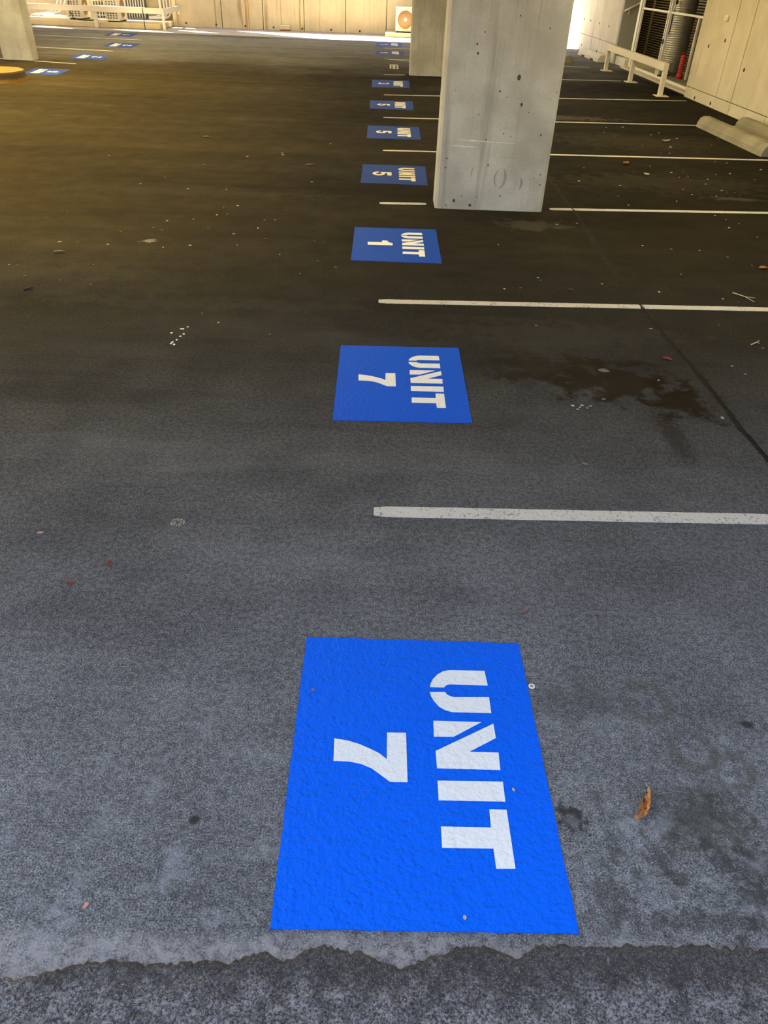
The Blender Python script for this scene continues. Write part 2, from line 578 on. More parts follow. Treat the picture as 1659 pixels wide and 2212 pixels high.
floor = plane('floor', -9.8, 7.6, -0.4, FLOOR_SPLIT, 0.0, M_ASPH)
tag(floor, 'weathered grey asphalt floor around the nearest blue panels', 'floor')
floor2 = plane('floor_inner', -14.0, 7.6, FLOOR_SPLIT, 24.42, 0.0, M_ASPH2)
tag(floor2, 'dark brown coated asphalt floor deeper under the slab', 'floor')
gut = plane('floor_gutter', -12.5, 7.6, 24.42, 28.2, -0.004, M_GUTTER)
tag(gut, 'pale concrete drain strip along the far wall', 'floor')
drv = plane('floor_driveway', -30, 40, 28.2, 70, -0.006, M_DRIVE)
tag(drv, 'sunlit pale driveway outside the far right opening', 'ground')
pav = plane('floor_paving', -30, -9.8, -12, FLOOR_SPLIT, -0.005, M_PAVING)
pav3 = plane('floor_paving_side', -30, -14.0, FLOOR_SPLIT, 24.42, -0.005, M_PAVING)
tag(pav3, 'unseen ochre paving added outside the left edge of the slab for warm bounce', 'ground')
tag(pav, 'unseen ochre paving added outside the open left side for warm bounce', 'ground')
pav2 = plane('floor_paving_rear', -30, -12.5, 24.42, 28.2, -0.005, M_PAVING)
tag(pav2, 'unseen ochre bounce paving beside the plant plinth', 'ground')

APE = [(-9.8, .60), (-2.0, .60), (-1.2, .605), (-0.9, .60), (-0.721, 0.609), (-0.668, 0.614), (-0.608, 0.628), (-0.51, 0.645), (-0.403, 0.638), (-0.292, 0.648), (-0.207, 0.66), (-0.149, 0.654), (-0.112, 0.67), (-0.064, 0.677), (0.005, 0.669), (0.054, 0.649), (0.102, 0.644), (0.151, 0.662), (0.22, 0.683), (0.279, 0.677), (0.327, 0.668), (0.398, 0.686), (0.517, 0.686), (0.619, 0.694), (0.718, 0.691), (0.876, 0.689), (1.4, .70), (2.2, .69), (7.6, .70)]


def ap_edge(x):
    for (a, ya), (b, yb) in zip(APE, APE[1:]):
        if a <= x <= b:
            y = ya + (yb - ya) * (x - a) / (b - a)
            break
    else:
        y = .65
    return y + .010 * noise.noise((x * 17, 3.1, 0)) + .009 * noise.noise((x * 61, 1.7, 0)) * (.6 + noise.noise((x * 7, 9.1, 0))) + .007 * noise.noise((x * 163, 5.7, 0))


def apron():
    xs = [-9.8, -7, -5, -3.5, -2.5, -2.0, -1.7] + [-1.5 + i * .007 for i in range(int(3.4 / .007))] + [1.95, 2.2, 2.6, 3.2, 4, 5.5, 7.6]
    ds = [0, .004, .008, .013] + [.019 + i * .007 for i in range(42)] + [.36, .45, .6, .9, 1.4, 2.5, 4.5, 8]
    V, F = [], []
    for j, d in enumerate(ds):
        for x in xs:
            y = ap_edge(x) - d
            rise = min(1, d / .013)
            h = .5 + .5 * noise.noise((x * 28, y * 28, 2)) + .55 * noise.noise((x * 75, y * 75, 4)) + .35 * noise.noise((x * 170, y * 170, 6))
            V.append((x, y, -.004 + rise * (.009 + .0065 * h)))
    n = len(xs)
    for j in range(len(ds) - 1):
        for i in range(n - 1):
            F.append((j * n + i, (j + 1) * n + i, (j + 1) * n + i + 1, j * n + i + 1))
    me = bpy.data.meshes.new('floor_apron')
    me.from_pydata(V, [], F)
    for p in me.polygons:
        p.use_smooth = True
    o = link('floor_apron', me, M_APRON)
    tag(o, 'rough dark old asphalt at the near edge of the floor', 'asphalt', kind='structure')


apron()

# the joint running up the bays on the right
JX = [(1.75, 1.0), (1.76, 1.6), (1.735, 2.35), (1.72, 2.673), (1.702, 2.93), (1.702, 3.225), (1.697, 3.62), (1.675, 3.956), (1.667, 4.419), (1.663, 4.88), (1.659, 5.317), (1.683, 5.947), (1.71, 6.605), (1.709, 7.196), (1.714, 7.945), (1.72, 9.0), (1.72, 11.0)]


def crack():
    V, F = [], []
    k = 0
    for (xa, ya), (xb, yb) in zip(JX, JX[1:]):
        m = max(4, int((yb - ya) / .02))
        for i in range(m):
            t = i / m
            x, y = xa + (xb - xa) * t, ya + (yb - ya) * t
            x += .010 * noise.noise((y * 5, 0, 1)) + .005 * noise.noise((y * 24, 0, 2))
            w = .012 + .012 * abs(noise.noise((y * 2.2, 7, 0))) + .006 * noise.noise((y * 30, 3, 0))
            if 4.9 < y < 6.2:
                w += .014
            w = max(w * .9, .005)
            h = .006 + .005 * noise.noise((y * 16, 9, 0))
            V += [(x - w * 1.3, y, -.001), (x - w * .3, y, h), (x + w * .15, y, .0012), (x + w * .5, y, h * .5), (x + w * 1.2, y, -.001)]
            k += 1
    for i in range(k - 1):
        for j in range(4):
            F.append((i * 5 + j, i * 5 + j + 1, i * 5 + 6 + j, i * 5 + 5 + j))
    me = bpy.data.meshes.new('joint_crack')
    me.from_pydata(V, [], F)
    link('joint_crack', me, M_CRACK, floor, -Vector(floor.location))


crack()

# ------------------------------------------------------------------ roof slab over the bays
ceil = box('ceiling', (-14.0, 7.6, 1.25, 25.35, 2.70, 2.98), M_SLAB)
tag(ceil, 'concrete soffit above the parking bays', 'ceiling', kind='structure')


# unseen fill lamps added under the slab to warm the light inside
def batten(x, y, power, label, hl=.62):
    r = empty('fill_lamp', (x, y, 2.62), label, 'added fill lamp', 'unseen fill lamps added under the slab')
    box('housing', (x - hl, x + hl, y - .05, y + .05, 2.655, 2.70), M_WMETAL, r, bevel=.006)
    n = bpy.data.materials.get('fill_diffuser')
    if not n:
        n = bpy.data.materials.new('fill_diffuser')
        n.use_nodes = True
        e = n.node_tree.nodes['Principled BSDF']
        e.inputs['Emission Color'].default_value = (1, .84, .52, 1)
        e.inputs['Emission Strength'].default_value = 2.0
    box('diffuser', (x - hl + .02, x + hl - .02, y - .04, y + .04, 2.625, 2.655), n, r, bevel=.008)
    l = bpy.data.lights.new('fill_light', 'AREA')
    l.shape = 'RECTANGLE'
    l.size, l.size_y = hl * 2 - .04, .08
    l.energy = power
    l.color = (1.0, .78, .36)
    lo = bpy.data.objects.new('fill_light', l)
    lo.location = (0, 0, -.002)
    lo.parent = r
    COL.objects.link(lo)


for ix, lx in enumerate((-6.0, -2.2, 2.9)):
    for iy, ly in enumerate((5.6, 9.6, 13.6, 18.2, 22.4)):
        batten(lx, ly, (84, 33, 24)[ix] * (1, 1, 1, .7, .3)[iy], ('left', 'middle', 'right')[ix] + ' row added fill lamp, ' + ('first', 'second', 'third', 'fourth', 'fifth')[iy] + ' from the near slab edge')

batten(6.25, 21.0, 16, 'short batten lamp inside the barred store', .38)  # added so the shutter at the back does not go black

# ------------------------------------------------------------------ far wall
def panel_wall(name, axis, at, depth, cuts, rows, mat, face, label, gap=.012, proud=.02):
    """backing plus separate panels; axis 'x': runs along x facing -y at y=at; axis 'y': runs along y facing -x at x=at"""
    a0, a1 = cuts[0], cuts[-1]
    z1 = rows[-1]
    if axis == 'x':
        b = (a0, a1, at + proud, at + depth, 0, z1)
    else:
        b = (at + proud, at + depth, a0, a1, 0, z1)
    r = box(name, b, M_DARK)
    tag(r, label, 'wall', kind='structure')
    for i in range(len(cuts) - 1):
        for j in range(len(rows) - 1):
            lo, hi = cuts[i] + (gap / 2 if i else 0), cuts[i + 1] - (gap / 2 if i < len(cuts) - 2 else 0)
            zl, zh = rows[j] + (gap / 4 if j else 0), rows[j + 1] - (gap / 4 if j < len(rows) - 2 else 0)
            q = RNG.uniform(0, .004)
            bb = (lo, hi, at + q, at + proud + .01, zl, zh) if axis == 'x' else (at + q, at + proud + .01, lo, hi, zl, zh)
            box('panel', bb, mat, r, bevel=.004)
    return r


wf = panel_wall('wall_far', 'x', 27.05, .22, [-6.45, -5.027, -3.759, -2.492, -1.218, 0.05, 1.32, 2.59, 3.6], [0, 2.40], M_WALLF, -1,
                'cream concrete wall with drip stains closing the far end', gap=.02)
for hx, hz in ((-6.147, .094), (-5.219, .089), (-4.318, .084), (-3.445, .075), (-2.555, .07), (-1.66, .07), (-.77, .065)):
    lathe('tie_hole', [(.028, 0), (.028, .004), (.018, .004), (.018, .001)], (hx, 27.0475, hz), M_DARK, wf, 12, 'Y')
# narrow runs of rust-brown drip stain
for sx, sw in ((-5.21, .045), (-4.28, .06), (-4.20, .03), (-2.62, .05), (-2.0, .02), (-3.2, .018)):
    pts = []
    for i in range(13):
        z = i * .2
        pts.append((sx + .03 * noise.noise((z * 2.1, sx, 0)), z, sw * (.35 + .5 * abs(noise.noise((z * 3, sx * 2, 1))))))
    V, F = [], []
    for x, z, w in pts:
        V += [(x - w, 27.0478, z), (x + w, 27.0478, z)]
    for i in range(len(pts) - 1):
        F.append((2 * i, 2 * i + 1, 2 * i + 3, 2 * i + 2))
    me = bpy.data.meshes.new('drip_stain')
    me.from_pydata([(v[0], v[1], v[2]) for v in V], [], F)
    link('drip_stain', me, simple('rust_drip', (0.44, 0.30, 0.14), .9, var=.25, scale=14), wf, -Vector(wf.location))

# recess with the plant plinth, left end
wa = box('wall_recess', (-18, -6.45, 27.55, 27.75, 0, 2.4), M_WALLF)
tag(wa, 'cream wall behind the condensers on the plinth', 'wall', kind='structure')
wj = box('wall_recess_return', (-6.52, -6.40, 27.0, 27.75, 0, 2.4), M_WALLF)
tag(wj, 'short return where the far wall meets the plant recess', 'wall', kind='structure')
# unseen storey above the recess, its openings shaped to cast sun patches
up = empty('wall_upper', (-9.3, 27.2, 2.4), 'unseen upper storey wall above the plant recess, openings shaped for sun patches', 'wall', kind='structure')
for b in ((-18, -13.5, 27.1, 27.3, 2.4, 9), (-13.5, -12.4, 27.1, 27.3, 2.4, 5.4), (-13.5, -12.4, 27.1, 27.3, 7.4, 9), (-12.4, -11.2, 27.1, 27.3, 2.4, 9),
          (-11.2, -9.7, 27.1, 27.3, 2.4, 5.7), (-11.2, -9.7, 27.1, 27.3, 7.7, 9), (-9.7, -8.7, 27.1, 27.3, 2.4, 9),
          (-8.7, -7.8, 27.1, 27.3, 2.4, 4.3), (-8.7, -7.8, 27.1, 27.3, 6.3, 9), (-7.8, -6.1, 27.1, 27.3, 2.4, 9)):
    box('masonry', b, M_WALLF, up)

# ------------------------------------------------------------------ right-hand walls
panel_wall('wall_right', 'y', 5.37, .25, [2.0, 5.6, 8.3, 10.1, 11.476, 12.78, 13.4, 14.83], [0, .165, 2.7], M_WALLR, -1,
           'warm concrete panel wall at right behind the wheel stops', gap=.018)
box('jamb', (5.372, 5.62, 14.83, 14.835, 0, 2.7), M_WALLR, bpy.data.objects['wall_right'])
panel_wall('wall_right_far', 'y', 5.5, .22, [20.5, 22.95, 24.85], [0, .385, 2.7], M_PALE, -1, 'pale concrete wall beyond the guard rail', gap=.016)
wr2 = bpy.data.objects['wall_right_far']
box('jamb', (5.502, 5.72, 20.4955, 20.5, 0, 2.7), M_PALE, wr2)
for hx, hz in ((24.2, .72), (23.4, .72), (22.4, .71), (21.4, .70), (24.0, .13), (22.2, .12)):
    lathe('tie_hole', [(.03, 0), (.03, .004), (.02, .004), (.02, .001)], (5.4975, hx, hz), M_DARK, wr2, 12, 'X')
wr1 = bpy.data.objects['wall_right']
for hx, hz in ((14.25, .80), (13.62, .92), (12.62, .62), (14.3, .045), (13.55, .06)):
    lathe('tie_hole', [(.026, 0), (.026, .004), (.016, .004), (.016, .001)], (5.3675, hx, hz), M_DARK, wr1, 12, 'X')
sb = empty('switch_box', (5.37, 13.75, 1.17), 'small grey switch box high on the right concrete wall', 'switch')
box('case', (5.335, 5.369, 13.69, 13.80, 1.17, 1.245), M_AC, sb, bevel=.006)
box('toggle', (5.326, 5.336, 13.73, 13.76, 1.19, 1.225), M_WMETAL, sb)

# store recess behind the guard rail
fl = box('floor_store', (5.6, 6.75, 14.83, 24.5, 0.0, .03), M_STOP)
tag(fl, 'dirty concrete floor inside the barred store', 'floor', kind='structure')
wb = box('wall_store_end', (5.62, 6.9, 14.62, 14.83, 0, 2.7), M_WALLR)
tag(wb, 'side wall of the barred store', 'wall', kind='structure')
ws_ = box('wall_stair', (5.50, 5.86, 20.36, 20.495, .0, 2.7), M_GREYP)
tag(ws_, 'grey-green rendered wall beside the handrail', 'wall', kind='structure')
wbk = box('wall_store_back', (6.75, 6.9, 14.83, 24.7, 0, 2.7), M_SHUT)
wbe = box('wall_store_far_end', (5.73, 6.75, 24.5, 24.7, 0, 2.7), M_SHUT)
tag(wbe, 'dark wall closing the far end of the store', 'wall', kind='structure')
tag(wbk, 'dark wall at the back of the store', 'wall', kind='structure')
# ribbed shutter across the back of the store
sh = empty('roller_shutter', (6.71, 19.6, .03), 'dark bronze ribbed roller shutter at the back of the barred store', 'shutter')
prof = [(0, 0), (.022, .006), (.034, .022), (.022, .038), (0, .044)]
bm = bmesh.new()
rows = []
for y in (-4.7, 4.8):
    rows.append([bm.verts.new((-px, y, pz)) for px, pz in prof] + [bm.verts.new((.012, y, .044)), bm.verts.new((.012, y, 0))])
k = len(rows[0])
for i in range(k):
    bm.faces.new((rows[0][i], rows[0][(i + 1) % k], rows[1][(i + 1) % k], rows[1][i]))
bm.faces.new(rows[0])
bm.faces.new(rows[1][::-1])
slat_me = fin(bm, 'slat')
for i in range(48):
    link('slat', slat_me, M_SHUT, sh, (0, 0, .002 + i * .0505))
box('guide', (6.64, 6.68, 21.9, 22.0, .03, 2.5), M_SHUT, sh)

kb = box('kerb_store', (5.43, 5.60, 14.86, 19.5, 0, .035), M_WALLR, bevel=.012)
tag(kb, 'worn concrete kerb under the white store sill', 'kerb')
gt = empty('store_gate', (5.62, 17.2, .03), 'white steel gate frame with rails in front of the store', 'gate')
box('sill_rail', (5.603, 5.66, 14.86, 19.5, .03, .075), M_WMETAL, gt, bevel=.006)
box('post', (5.605, 5.68, 19.36, 19.50, .03, 2.6), M_WMETAL, gt, bevel=.006)
box('post', (5.60, 5.64, 19.20, 19.24, .075, 2.6), M_WMETAL, gt, bevel=.004)
box('post', (5.60, 5.64, 17.40, 17.44, .075, 2.6), M_WMETAL, gt, bevel=.004)
box('post', (5.60, 5.64, 17.28, 17.32, .075, 2.6), M_WMETAL, gt, bevel=.004)
box('mid_rail', (5.605, 5.635, 17.44, 19.20, 1.13, 1.165), M_WMETAL, gt, bevel=.004)
box('mid_rail', (5.605, 5.635, 14.86, 17.28, 1.13, 1.165), M_WMETAL, gt, bevel=.004)
box('hinge', (5.585, 5.655, 17.305, 17.415, 1.12, 1.18), M_WMETAL, gt, bevel=.008)
box('latch', (5.59, 5.65, 17.30, 17.42, .62, .70), M_BLACK, gt, bevel=.008)
box('foot_stop', (5.605, 5.68, 17.18, 17.30, .03, .10), M_BLACK, gt, bevel=.006)

tk = empty('water_tank', (6.24, 18.4, .03), 'tall corrugated steel water tank behind the store gate', 'tank')
prof = []
for i in range(241):
    z = .05 + i * .01
    prof.append((.245 + .005 * math.cos(i * math.pi / 2.0), z))
lathe('shell', [(.24, .0), (.24, .04)] + prof + [(.2, 2.47)], (6.24, 18.4, .03), M_STEEL, tk, 48)
tube('outlet_pipe', [(5.98, 18.2, 1.14), (5.95, 18.15, 1.14), (5.94, 18.14, 1.1), (5.94, 18.14, .78), (5.93, 18.2, .74), (5.90, 18.4, .73), (5.99, 18.42, .73)], .012, M_BLACK, tk)
lathe('valve', [(.03, 0), (.045, .01), (.045, .03), (.02, .05)], (5.955, 18.2, 1.30), M_BLACK, tk, 12, 'X')
tube('valve_stem', [(5.965, 18.2, 1.34), (5.965, 18.2, 1.16)], .012, M_WMETAL, tk)
rd = empty('red_drum', (6.09, 17.36, .03), 'narrow red ribbed drum beside the grey gate leaf', 'drum')
pr = [(.062, 0), (.064, .05), (.058, .07)]
for i in range(34):
    pr.append((.049 + .004 * math.cos(i * math.pi / 2), .08 + i * .0095))
pr += [(.046, .405), (.036, .42), (.016, .425)]
lathe('body', pr, (6.09, 17.36, .03), M_RED, rd, 24)
tube('handle', [(6.055, 17.36, .45), (6.055, 17.36, .48), (6.09, 17.36, .495), (6.125, 17.36, .48), (6.125, 17.36, .45)], .006, M_RED, rd)
gl = empty('gate_leaf', (6.3, 17.2, .03), 'tall grey sheet-metal leaf standing open beside the red drum', 'gate')
box('sheet', (6.19, 6.55, 17.17, 17.21, .03, 1.12), M_GREYP, gl, bevel=.004)
box('edge_strip', (6.15, 6.19, 17.15, 17.23, .03, 1.12), M_RAIL, gl, bevel=.004)
mtr = empty('pump_unit', (5.99, 17.9, .03), 'small grey pump on the store floor in front of the tank', 'pump')
box('casing', (5.92, 6.05, 17.83, 17.99, .06, .27), M_GREYP, mtr, bevel=.02, seg=2)
box('foot', (5.93, 6.04, 17.84, 17.88, .03, .06), M_BLACK, mtr)
box('foot', (5.93, 6.04, 17.94, 17.98, .03, .06), M_BLACK, mtr)
tube('hose', [(5.99, 17.83, .12), (6.05, 17.74, .06), (6.15, 17.66, .045), (6.25, 17.6, .045)], .012, M_BLACK, mtr)
hr = empty('handrail', (5.75, 20.3, .95), 'short white handrail sloping up the grey-green wall', 'handrail')
tube('rail', [(5.51, 20.30, 1.05), (5.84, 20.30, 1.21)], .022, M_WMETAL, hr)
tube('bracket', [(5.62, 20.305, 1.10), (5.62, 20.305, 1.01), (5.62, 20.355, .99)], .012, M_WMETAL, hr)
up2 = box('upstand', (5.53, 5.66, 19.55, 20.35, 0, .17), M_PALE, bevel=.01)
tag(up2, 'low pale concrete upstand behind the guard rail end post', 'kerb')


# ------------------------------------------------------------------ columns
def column(name, b, label, ch=.022):
    x0, x1, y0, y1, z0, z1 = b
    pts = [(x0 + ch, y0), (x1 - ch, y0), (x1, y0 + ch), (x1, y1 - ch), (x1 - ch, y1), (x0 + ch, y1), (x0, y1 - ch), (x0, y0 + ch)]
    o = prism_xy(name, pts, z0, z1, M_COLUMN)
    return tag(o, label, 'column')


c1 = column('concrete_column', (.478, 1.412, 6.62, 6.92, 0, 2.70), 'broad grey concrete blade column nearest the camera')
c2 = column('concrete_column', (.505, 1.42, 16.42, 16.75, 0, 2.70), 'concrete column farther back, half hidden by the nearest column')
c3 = column('concrete_column', (-7.36, -6.79, 16.46, 16.80, 0, 2.70), 'yellow-lit concrete column at the left edge')
# bug holes, scrapes and tyre scuffs on the nearest column
m_hole = simple('bug_hole', (0.05, 0.045, 0.035), .95)
m_scuff = simple('scuff_mark', (0.24, 0.235, 0.22), .9, var=.3, scale=25)
m_chip = simple('chipped_edge', (0.56, 0.54, 0.50), .9, var=.1, scale=25)
cl = Vector(c1.location)
for (x, z, r) in ((.765, 1.29, .006), (.715, 1.21, .007), (.727, 1.15, .008), (1.02, 1.40, .006), (.93, .90, .007), (1.07, 1.00, .016), (1.115, .815, .013), (.90, .36, .007), (1.305, .60, .007), (.86, .55, .005), (1.0, .60, .005), (1.18, .76, .004),
                  (1.06, .58, .004), (1.30, .27, .004), (.99, .86, .004), (.64, .07, .012), (.78, .035, .012), (1.03, .12, .006), (.7, .11, .005), (1.36, .22, .006), (1.35, .30, .005), (.55, .40, .007), (.545, .33, .006)):
    me = fin_me = bpy.data.meshes.new('bug_hole')
    V = [(x + r * RNG.uniform(.7, 1.2) * math.cos(a * math.pi / 4), 6.619, z + r * RNG.uniform(.8, 1.5) * math.sin(a * math.pi / 4)) for a in range(8)]
    me.from_pydata(V, [], [tuple(range(8))])
    link('bug_hole', me, m_hole, c1, -cl)


def arc_mark(x, z, r, a0, a1, w, mat, e=1.0):
    V, F = [], []
    n = 16
    for i in range(n + 1):
        a = math.radians(a0 + (a1 - a0) * i / n)
        ww = w * math.sin(math.pi * (i + .3) / (n + .6))
        for q in (r - ww, r + ww * .3):
            V.append((x + q * .75 * math.cos(a), 6.6192, z + q * e * math.sin(a)))
    for i in range(n):
        F.append((2 * i, 2 * i + 1, 2 * i + 3, 2 * i + 2))
    me = bpy.data.meshes.new('scuff')
    me.from_pydata(V, [], F)
    link('scuff', me, mat, c1, -cl)


arc_mark(1.00, .265, .085, -80, 60, .025, m_scuff)
arc_mark(1.02, .255, .075, 110, 240, .012, m_scuff)
arc_mark(1.16, .225, .06, -60, 60, .022, m_scuff)
arc_mark(.83, .28, .09, 130, 200, .008, m_scuff)
for (xa, xb, z, w, m) in ((.60, 1.12, .545, .006, m_chip), (.54, .80, .50, .005, m_chip), (.98, 1.14, .425, .003, m_scuff), (1.05, 1.13, .855, .003, m_scuff), (1.27, 1.36, .86, .002, m_scuff)):
    V, F = [], []
    n = 24
    for i in range(n + 1):
        x = xa + (xb - xa) * i / n
        ww = w * (.3 + abs(noise.noise((x * 21, z, 0))) * 1.6) * math.sin(math.pi * (i + .4) / (n + .8))
        V += [(x, 6.6192, z - ww - (x - xa) * .03), (x, 6.6192, z + ww - (x - xa) * .03)]
    for i in range(n):
        F.append((2 * i, 2 * i + 2, 2 * i + 3, 2 * i + 1))
    me = bpy.data.meshes.new('scrape')
    me.from_pydata(V, [], F)
    link('scrape', me, m, c1, -cl)

# ------------------------------------------------------------------ bay lines
WL = .066


def line(a, b, label, w=WL, mat=None):
    a, b = Vector((*a, 0)), Vector((*b, 0))
    d = (b - a)
    L = d.length
    d.normalize()
    nrm = Vector((-d.y, d.x, 0))
    n = max(6, int(L / .05))
    up_, lo_ = [], []
    for i in range(n + 1):
        p = a + d * (L * i / n)
        e1 = w / 2 + .0022 * noise.noise((p.x * 30, p.y * 9, 1))
        e2 = w / 2 + .0022 * noise.noise((p.x * 30, p.y * 9, 5))
        if i in (0, n):
            e1 -= .008
            e2 -= .008
        up_.append((p + nrm * e1)[:2])
        lo_.append((p - nrm * e2)[:2])
    o = prism_xy('bay_line', lo_ + up_[::-1], .0, .0022, mat or M_LINE)
    return tag(o, label, 'bay line', 'white painted bay lines')


line((0.01, 2.205), (4.6, 2.27), 'thick worn white bay line just beyond the nearest blue panel')
line((0.01, 4.38), (4.6, 4.53), 'white bay line between the second UNIT 7 panel and the UNIT 1 panel')
line((0.0, 6.73), (.41, 6.755), 'short white line stub left of the nearest column')
line((1.50, 6.73), (4.7, 6.95), 'white bay line starting at the right side of the nearest column')
line((0.02, 9.04), (4.75, 9.31), 'white bay line between the first and second UNIT 5 panels')
line((0.02, 11.31), (5.2, 11.70), 'white bay line running to the end of the near wheel stops')
line((0.02, 13.56), (5.22, 14.24), 'white bay line reaching the wall corner near the guard rail')
line((0.01, 16.36), (.42, 16.46), 'short white line stub left of the second column')
line((1.50, 16.50), (4.78, 16.86), 'white bay line passing the middle guard rail post', w=.06)
line((0.01, 19.46), (4.7, 19.35), 'white bay line just beyond the faded white stencil', w=.075)
line((.12, 19.36), (2.0, 18.6), 'slanted old white line splitting off the line beyond the faded stencil', w=.07)
line((0.02, 22.27), (4.6, 22.6), 'white bay line between the two farthest UNIT 1 panels', w=.08)
line((-9.6, 22.15), (-6.13, 21.83), 'far left white bay line between the UNIT 1 and UNIT 2 panels', w=.075)
line((-9.6, 19.38), (-5.95, 18.82), 'far left white bay line between the two UNIT 2 panels', w=.075)
line((-6.74, 16.42), (-5.87, 16.20), 'short yellowish line at the foot of the left column', w=.07)
line((-9.5, 16.75), (-7.4, 16.6), 'white bay line left of the left column', w=.07)

# ------------------------------------------------------------------ UNIT panels
LET = {
    'U1': [(0.819, 0.137), (0.659, 0.138), (0.631, 0.144), (0.604, 0.159), (0.582, 0.181), (0.571, 0.2), (0.567, 0.215), (0.629, 0.215), (0.64, 0.205), (0.654, 0.201), (0.823, 0.201)],
    'U2': [(0.565, 0.237), (0.632, 0.235), (0.64, 0.246), (0.655, 0.253), (0.67, 0.255), (0.821, 0.251), (0.821, 0.317), (0.655, 0.317), (0.626, 0.31), (0.6, 0.296), (0.58, 0.273), (0.569, 0.253)],
    'N1': [(0.572, 0.354), (0.773, 0.354), (0.652, 0.413), (0.57, 0.415)],
    'N2': [(0.823, 0.359), (0.824, 0.414), (0.708, 0.468), (0.826, 0.468), (0.823, 0.53), (0.574, 0.529), (0.573, 0.468)],
    'I': [(0.573, 0.572), (0.826, 0.570), (0.824, 0.636), (0.572, 0.636)],
    'T': [(0.759, 0.662), (0.824, 0.662), (0.824, 0.836), (0.757, 0.837), (0.756, 0.78), (0.573, 0.781), (0.574, 0.718), (0.757, 0.718)]}
D7 = [[(0.378, 0.404), (0.456, 0.403), (0.457, 0.579), (0.389, 0.579), (0.354, 0.557), (0.318, 0.535), (0.278, 0.521), (0.231, 0.513), (0.167, 0.512), (0.164, 0.431), (0.219, 0.438), (0.267, 0.45), (0.316, 0.468), (0.35, 0.483), (0.377, 0.502)]]
D1 = [[(0.17, 0.465), (0.335, 0.463), (0.34, 0.408), (0.399, 0.41), (0.408, 0.445), (0.43, 0.470), (0.463, 0.481), (0.461, 0.545), (0.173, 0.547)]]


def up2loc(pts):
    """upright digit outline (a right 0..1, b up 0..1) into panel coordinates"""
    return [(.165 + .295 * b, .40 + .20 * a) for a, b in pts]


def ell(cx, cy, rx_, ry_, a0, a1, n=12):
    return [(cx + rx_ * math.cos(math.radians(a0 + (a1 - a0) * i / n)), cy + ry_ * math.sin(math.radians(a0 + (a1 - a0) * i / n))) for i in range(n + 1)]


D5 = [up2loc([(.08, 1), (.92, 1), (.92, .78), (.36, .78), (.34, .64)] + ell(.48, .33, .52, .33, 105, -180, 20) + [(.30, .33)] + ell(.48, .33, .20, .15, -170, 150, 16)[:] + [(.32, .44), (.04, .44)])]
D3 = [up2loc(ell(.48, .73, .46, .27, 170, -60, 14) + ell(.48, .29, .52, .29, 55, -175, 14) + [(.26, .29)] + ell(.48, .28, .22, .12, -160, 80, 10) + [(.40, .42), (.40, .60)] + ell(.48, .72, .20, .11, -70, 160, 10))]
D2 = [up2loc([(0, 0), (1, 0), (1, .22), (.42, .22)] + ell(.5, .66, .5, .34, -25, 180, 16) + [(.28, .64)] + ell(.5, .68, .22, .14, 170, -20, 10) + [(.0, .16)])]


def bil(q, s, r):
    (a, b), (c, d), (e, f), (g, h) = q
    return ((1 - s) * (1 - r) * a + s * (1 - r) * c + s * r * e + (1 - s) * r * g, (1 - s) * (1 - r) * b + s * (1 - r) * d + s * r * f + (1 - s) * r * h)


def unit_panel(q, digits, label, blue, white, ragged=True):
    cx, cy = bil(q, .5, .5)
    r = empty('unit_panel', (cx, cy, 0), label, 'floor sign', 'blue painted bay numbers')
    pts = []
    m = 48 if ragged else 10
    for i in range(4):
        a, b = Vector((*q[i], 0)), Vector((*q[(i + 1) % 4], 0))
        for k in range(m):
            p = a + (b - a) * (k / m)
            j = .0010 if ragged else .0015
            pts.append((p.x + RNG.uniform(-j, j), p.y + RNG.uniform(-j, j)))
    bgp = prism_xy('blue_background', pts, 0, .0024, blue, r)
    for k, poly in LET.items():
        nm = {'U1': 'letter_u_half', 'U2': 'letter_u_half', 'N1': 'letter_n_piece', 'N2': 'letter_n_piece', 'I': 'letter_i', 'T': 'letter_t'}[k]
        prism_xy(nm, [bil(q, s, t) for s, t in poly], .0024, .0036, white, bgp)
    for poly in digits:
        prism_xy('digit', [bil(q, s, t) for s, t in poly], .0024, .0036, white, bgp)
    return r


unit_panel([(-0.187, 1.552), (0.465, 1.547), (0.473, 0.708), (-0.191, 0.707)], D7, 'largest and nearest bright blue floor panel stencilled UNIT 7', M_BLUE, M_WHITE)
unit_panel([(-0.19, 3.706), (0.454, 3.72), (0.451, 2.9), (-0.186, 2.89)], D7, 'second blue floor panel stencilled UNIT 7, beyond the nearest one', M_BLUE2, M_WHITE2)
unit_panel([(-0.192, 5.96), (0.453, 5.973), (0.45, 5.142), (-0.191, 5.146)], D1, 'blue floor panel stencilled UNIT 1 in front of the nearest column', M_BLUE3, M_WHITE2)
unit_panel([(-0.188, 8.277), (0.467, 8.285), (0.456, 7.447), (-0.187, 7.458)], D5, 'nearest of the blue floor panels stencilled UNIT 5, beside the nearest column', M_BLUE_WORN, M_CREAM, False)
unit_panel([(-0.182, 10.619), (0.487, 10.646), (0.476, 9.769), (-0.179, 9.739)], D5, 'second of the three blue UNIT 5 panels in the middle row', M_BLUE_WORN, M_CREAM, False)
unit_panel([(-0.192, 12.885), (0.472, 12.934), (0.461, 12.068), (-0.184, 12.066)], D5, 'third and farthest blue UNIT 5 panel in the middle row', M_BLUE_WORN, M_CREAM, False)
unit_panel([(-0.202, 15.503), (0.483, 15.567), (0.465, 14.524), (-0.192, 14.462)], D3, 'dull blue floor panel stencilled UNIT 3 before the second column', M_BLUE_WORN, M_CREAM, False)
